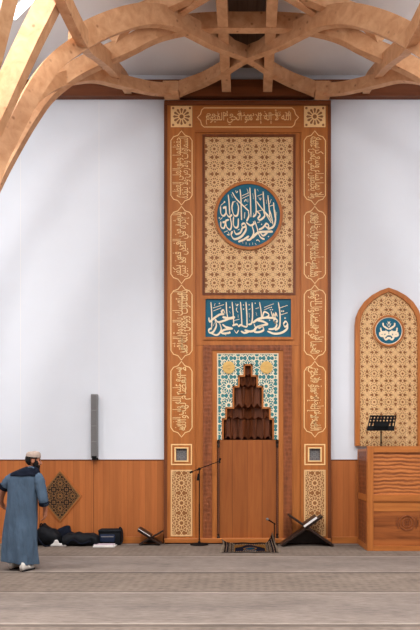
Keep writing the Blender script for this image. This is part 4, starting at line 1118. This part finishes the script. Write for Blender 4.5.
P = crom([Vector(r) if len(r) <= 4 else r for r in []], 4) if False else None
def lerp_rings(R, n=4):
    out = []
    Q = [R[0]] + R + [R[-1]]
    for i in range(1, len(Q) - 2):
        for k in range(n):
            t = k / n; row = []
            for a, b, c, d in zip(Q[i - 1], Q[i], Q[i + 1], Q[i + 2]):
                row.append(.5 * (2 * b + (c - a) * t + (2 * a - 5 * b + 4 * c - d) * t * t + (3 * b - a - 3 * c + d) * t ** 3))
            out.append(row)
    return out + [R[-1]]
rows = []; mb = MB(); n = 72
zh = RG[0][2]; 
for cx_, cy_, z, rx, ry in lerp_rings(RG):
    row = []; dn = max(0, min(1, (1.15 - z) / 1.0))
    for k in range(n):
        th = 2 * pi * k / n
        fold = 1 + dn * (.07 * sin(5 * th + 1.0 + z * 2.6) + .06 * sin(13 * th + 3.5 * z + .5)) + .012 * sin(3 * th + z * 9) + .012 * mnoise.noise(Vector((cos(th) * 2, sin(th) * 2, z * 5)))
        e = .82; c, s = cos(th), sin(th)
        X = (abs(c) ** e) * (1 if c > 0 else -1) * rx * fold; Yv = (abs(s) ** e) * (1 if s > 0 else -1) * ry * fold
        tilt = -.035 * (X / rx) * dn * (1 if z < .3 else max(0, 1 - (z - .3)))
        row.append(mb.b.verts.new((cx_ + X, cy_ + Yv, z + tilt)))
    rows.append(row)
mb.skin_rows(rows, cap=False)
rb2 = mb.build('robe', M['robe'], man, True); rb2.modifiers.new('t', 'SOLIDIFY').thickness = .006
def sleeve(pts, rs, name, mat, parent, seg=18):
    P = crom([Vector((*p, r)) for p, r in zip(pts, rs)], 5); mb = MB(); mb.tube([Vector(p[:3]) for p in P], [p[3] * (1 + .05 * sin(i * 2.1)) for i, p in enumerate(P)], seg, False)
    o = mb.build(name, mat, parent, True); o.modifiers.new('t', 'SOLIDIFY').thickness = .005; return o
sleeve([W(17, 477, .03), W(11.6, 479, .035), W(7, 483.5, .035), W(4.0, 488, .04)], [.075, .082, .078, .07], 'sleeve', M['robe'], man)
sleeve([W(33.5, 476.5, 0), W(38, 479, -.01), W(40.8, 489, -.02), W(43.2, 499, -.03), W(44.2, 505.5, .0)], [.08, .085, .078, .07, .062], 'sleeve', M['robe'], man)
sleeve([W(5.0, 485.6, .04), W(4.0, 487.2, .04), W(3.2, 488.6, .045)], [.077, .078, .076], 'cuff', M['robed'], man)
sleeve([W(43.4, 501.4, -.02), W(43.7, 503, -.012), W(44.0, 504.4, 0)], [.07, .071, .069], 'cuff', M['robed'], man)
# dark scarf round the shoulders
rows = []; mb = MB()
SCR = [rnd(10.6, 39.8, 474.4, .0, .145), rnd(12.8, 39.6, 472, .0, .13), rnd(17.4, 38.9, 469.8, .01, .118), rnd(23.0, 37.6, 467.6, .02, .1), rnd(26.2, 36.6, 466.6, .03, .082)]
for i, (cx_, cy_, z, rx, ry) in enumerate(lerp_rings(SCR)):
    row = []
    for k in range(48):
        th = 2 * pi * k / 48; f = 1.03 + .03 * sin(7 * th + i)
        low = -.012 * sin(th * 2 + .5) - (.018 * (1 + cos(th)) if i < 6 else 0)
        row.append(mb.b.verts.new((cx_ + rx * f * cos(th), cy_ + ry * f * sin(th), z + low)))
    rows.append(row)
mb.skin_rows(rows, False); so = mb.build('scarf', M['robed'], man, True); so.modifiers.new('t', 'SOLIDIFY').thickness = .012
mb = MB().tube(crom([W(27.5, 468.2, -.075), W(31, 467.2, -.085), W(34, 468.4, -.075)], 4), .014, 8); mb.build('collar', M['robe'], man, True)
# hair, beard and cap
M['hair'] = plain('black_hair', (20, 16, 15), .7, .2, .2, 40, bump=.4)
def shell(name, mat, keep, grow, inner=False):
    mb = MB(); mb.ball(H(-.008, 0, .025), .098 + grow, .076 + grow, .098 + grow, 36, R3); inv = R3.inverted()
    kill = [v for v in mb.b.verts if not keep(inv @ (v.co - headc))]
    bmesh.ops.delete(mb.b, geom=kill, context='VERTS')
    o = mb.build(name, mat, man, True); so = o.modifiers.new('t', 'SOLIDIFY'); so.thickness = .01; so.offset = 0; return o
shell('hair', M['hair'], lambda v: v.z < .075 and v.z > -.085 + max(0, (v.x + .02)) * .9 and v.x < .035 + max(0, v.z) * .5 and not (abs(v.y) > .05 and -.036 < v.x < .012 and v.z < .026), .009)
rows = []; mb = MB()
mb.ball(H(.036, 0, -.078), .062, .06, .052, 20, R3); mb.ball(H(.052, 0, -.112), .044, .044, .04, 16, R3)
mb.ball(H(.03, .05, -.045), .04, .024, .062, 14, R3); mb.ball(H(.03, -.05, -.045), .04, .024, .062, 14, R3); mb.ball(H(.024, .066, .0), .014, .01, .04, 10, R3); mb.ball(H(.024, -.066, .0), .014, .01, .04, 10, R3)
mb.ball(H(.094, 0, -.05), .011, .032, .006, 12, R3)
mb.build('beard', M['hair'], man, True)
M['eye'] = plain('eye_dark', (52, 40, 36), .3, .5, .1)
for sg in (-1, 1):
    MB().ball(H(.084, sg * .032, .030), .012, .02, .005, 10, R3).build('eyebrow', M['hair'], man, True)
    MB().ball(H(.079, sg * .032, .012), .011, .013, .0075, 10, R3).build('eye', M['eye'], man, True)
mb = MB(); prof = [(.103, .034), (.107, .05), (.105, .085), (.097, .115), (.074, .134), (.02, .142)]; rws = []
for r, u in prof:
    rws.append([mb.b.verts.new(H(-.008 + r * cos(2 * pi * k / 28), r * .82 * sin(2 * pi * k / 28), u + .012 * cos(2 * pi * k / 28) * (1 if u < .08 else .4))) for k in range(28)])
mb.skin_rows(rws); cap = mb.build('cap', plain('beige_cap', (176, 158, 146), .9, .05, .12, 60, bump=.4), man, True)
# shoes
M['shoe'] = plain('white_shoe', (206, 200, 192), .6, .2, .1, 20); M['sole'] = plain('dark_sole', (32, 30, 32), .7, .2, .1)
for k, a in enumerate(ank):
    f0 = Vector((.3, .95, 0)).normalized(); s0 = Vector((f0.y, -f0.x, 0)); mb = MB(); rws = []
    zb = .012
    for t, hw, h in ((-.085, .026, .08), (-.07, .04, .12), (0, .042, .115), (.06, .046, .075), (.12, .048, .058), (.17, .04, .042), (.195, .02, .03)):
        row = []
        for q_ in range(14):
            th = 2 * pi * q_ / 14; cc_ = Vector((a.x, a.y, 0)) + f0 * t
            p_ = cc_ + s0 * hw * 1.08 * cos(th); zz = zb + h * (.5 + .5 * sin(th))
            row.append(mb.b.verts.new((p_.x, p_.y, max(zb, zz))))
        rws.append(row)
    mb.skin_rows(rws); sh = mb.build('shoe', M['shoe'], man, True)
    mb = MB(); L = [(-.08, .026), (-.06, .042), (0, .046), (.06, .05), (.12, .052), (.17, .044), (.2, .018)]
    ring_ = [Vector((a.x, a.y, 0)) + f0 * t + s0 * w_ for t, w_ in L] + [Vector((a.x, a.y, 0)) + f0 * t - s0 * w_ for t, w_ in reversed(L)]
    lo = [mb.b.verts.new((p_.x, p_.y, .001)) for p_ in ring_]; hi = [mb.b.verts.new((p_.x, p_.y, .022)) for p_ in ring_]
    mb.skin_rows([lo, hi]); mb.build('sole', M['sole'], sh)

# ================================================================== light
def area_light(name, loc, size, power, rot=(0, 0, 0), col=(1, .985, .975), shape='DISK', sy=None, sp=None):
    L = bpy.data.lights.new(name, 'AREA'); L.shape = shape; L.size = size; L.energy = power; L.color = col
    if sy: L.size_y = sy
    if sp: L.spread = sp
    o = bpy.data.objects.new(name, L); COL.objects.link(o); o.location = loc; o.rotation_euler = rot; return o
SKY_WASH = [(-2.6, -9.3, 2.6, 540), (2.6, -9.3, 2.6, 540), (-3.1, -5.6, 1.2, 120), (3.1, -5.6, 1.2, 120), (-5.9, -4.4, 1.8, 210), (5.9, -4.4, 1.8, 210)]  # outermost pair is an added wall washer, brightening the upper side of the wall
for i, (x, y, sz, pw_) in enumerate(SKY_WASH):
    nm = i + 1
    g = MB(); g.lathe(x, y, [(sz / 2, ZC - .02), (sz / 2, ZC - .004)], 40); wn = struct(g.build('skylight_washer_%d' % nm, M['lamp']))
    area_light('skylight_washer_glow', (x, y, ZC - .05), sz, pw_, sp=radians(110) if abs(x) == 3.1 else None)
wd = bpy.data.worlds.new('hall_daylight'); S.world = wd; wd.use_nodes = True
bg = wd.node_tree.nodes['Background']; bg.inputs[0].default_value = (1, .97, .96, 1); bg.inputs[1].default_value = .22

# ================================================================== camera
cam = bpy.data.cameras.new('camera'); co = bpy.data.objects.new('camera', cam); COL.objects.link(co)
co.location = (0, -DW, CH); co.rotation_euler = (pi / 2, 0, 0)
cam.sensor_fit = 'VERTICAL'; cam.sensor_height = 24; cam.sensor_width = 16; cam.lens = F / 630 * 24
cam.shift_x = -(CX - 210) / 630; cam.shift_y = (CY - 315) / 630
cam.clip_end = 100
S.camera = co
S.view_settings.view_transform = 'Standard'; S.view_settings.look = 'None'; S.view_settings.gamma = 1; S.view_settings.use_curve_mapping = False
S.view_settings.exposure = 0.0
S.cycles.use_denoising = True
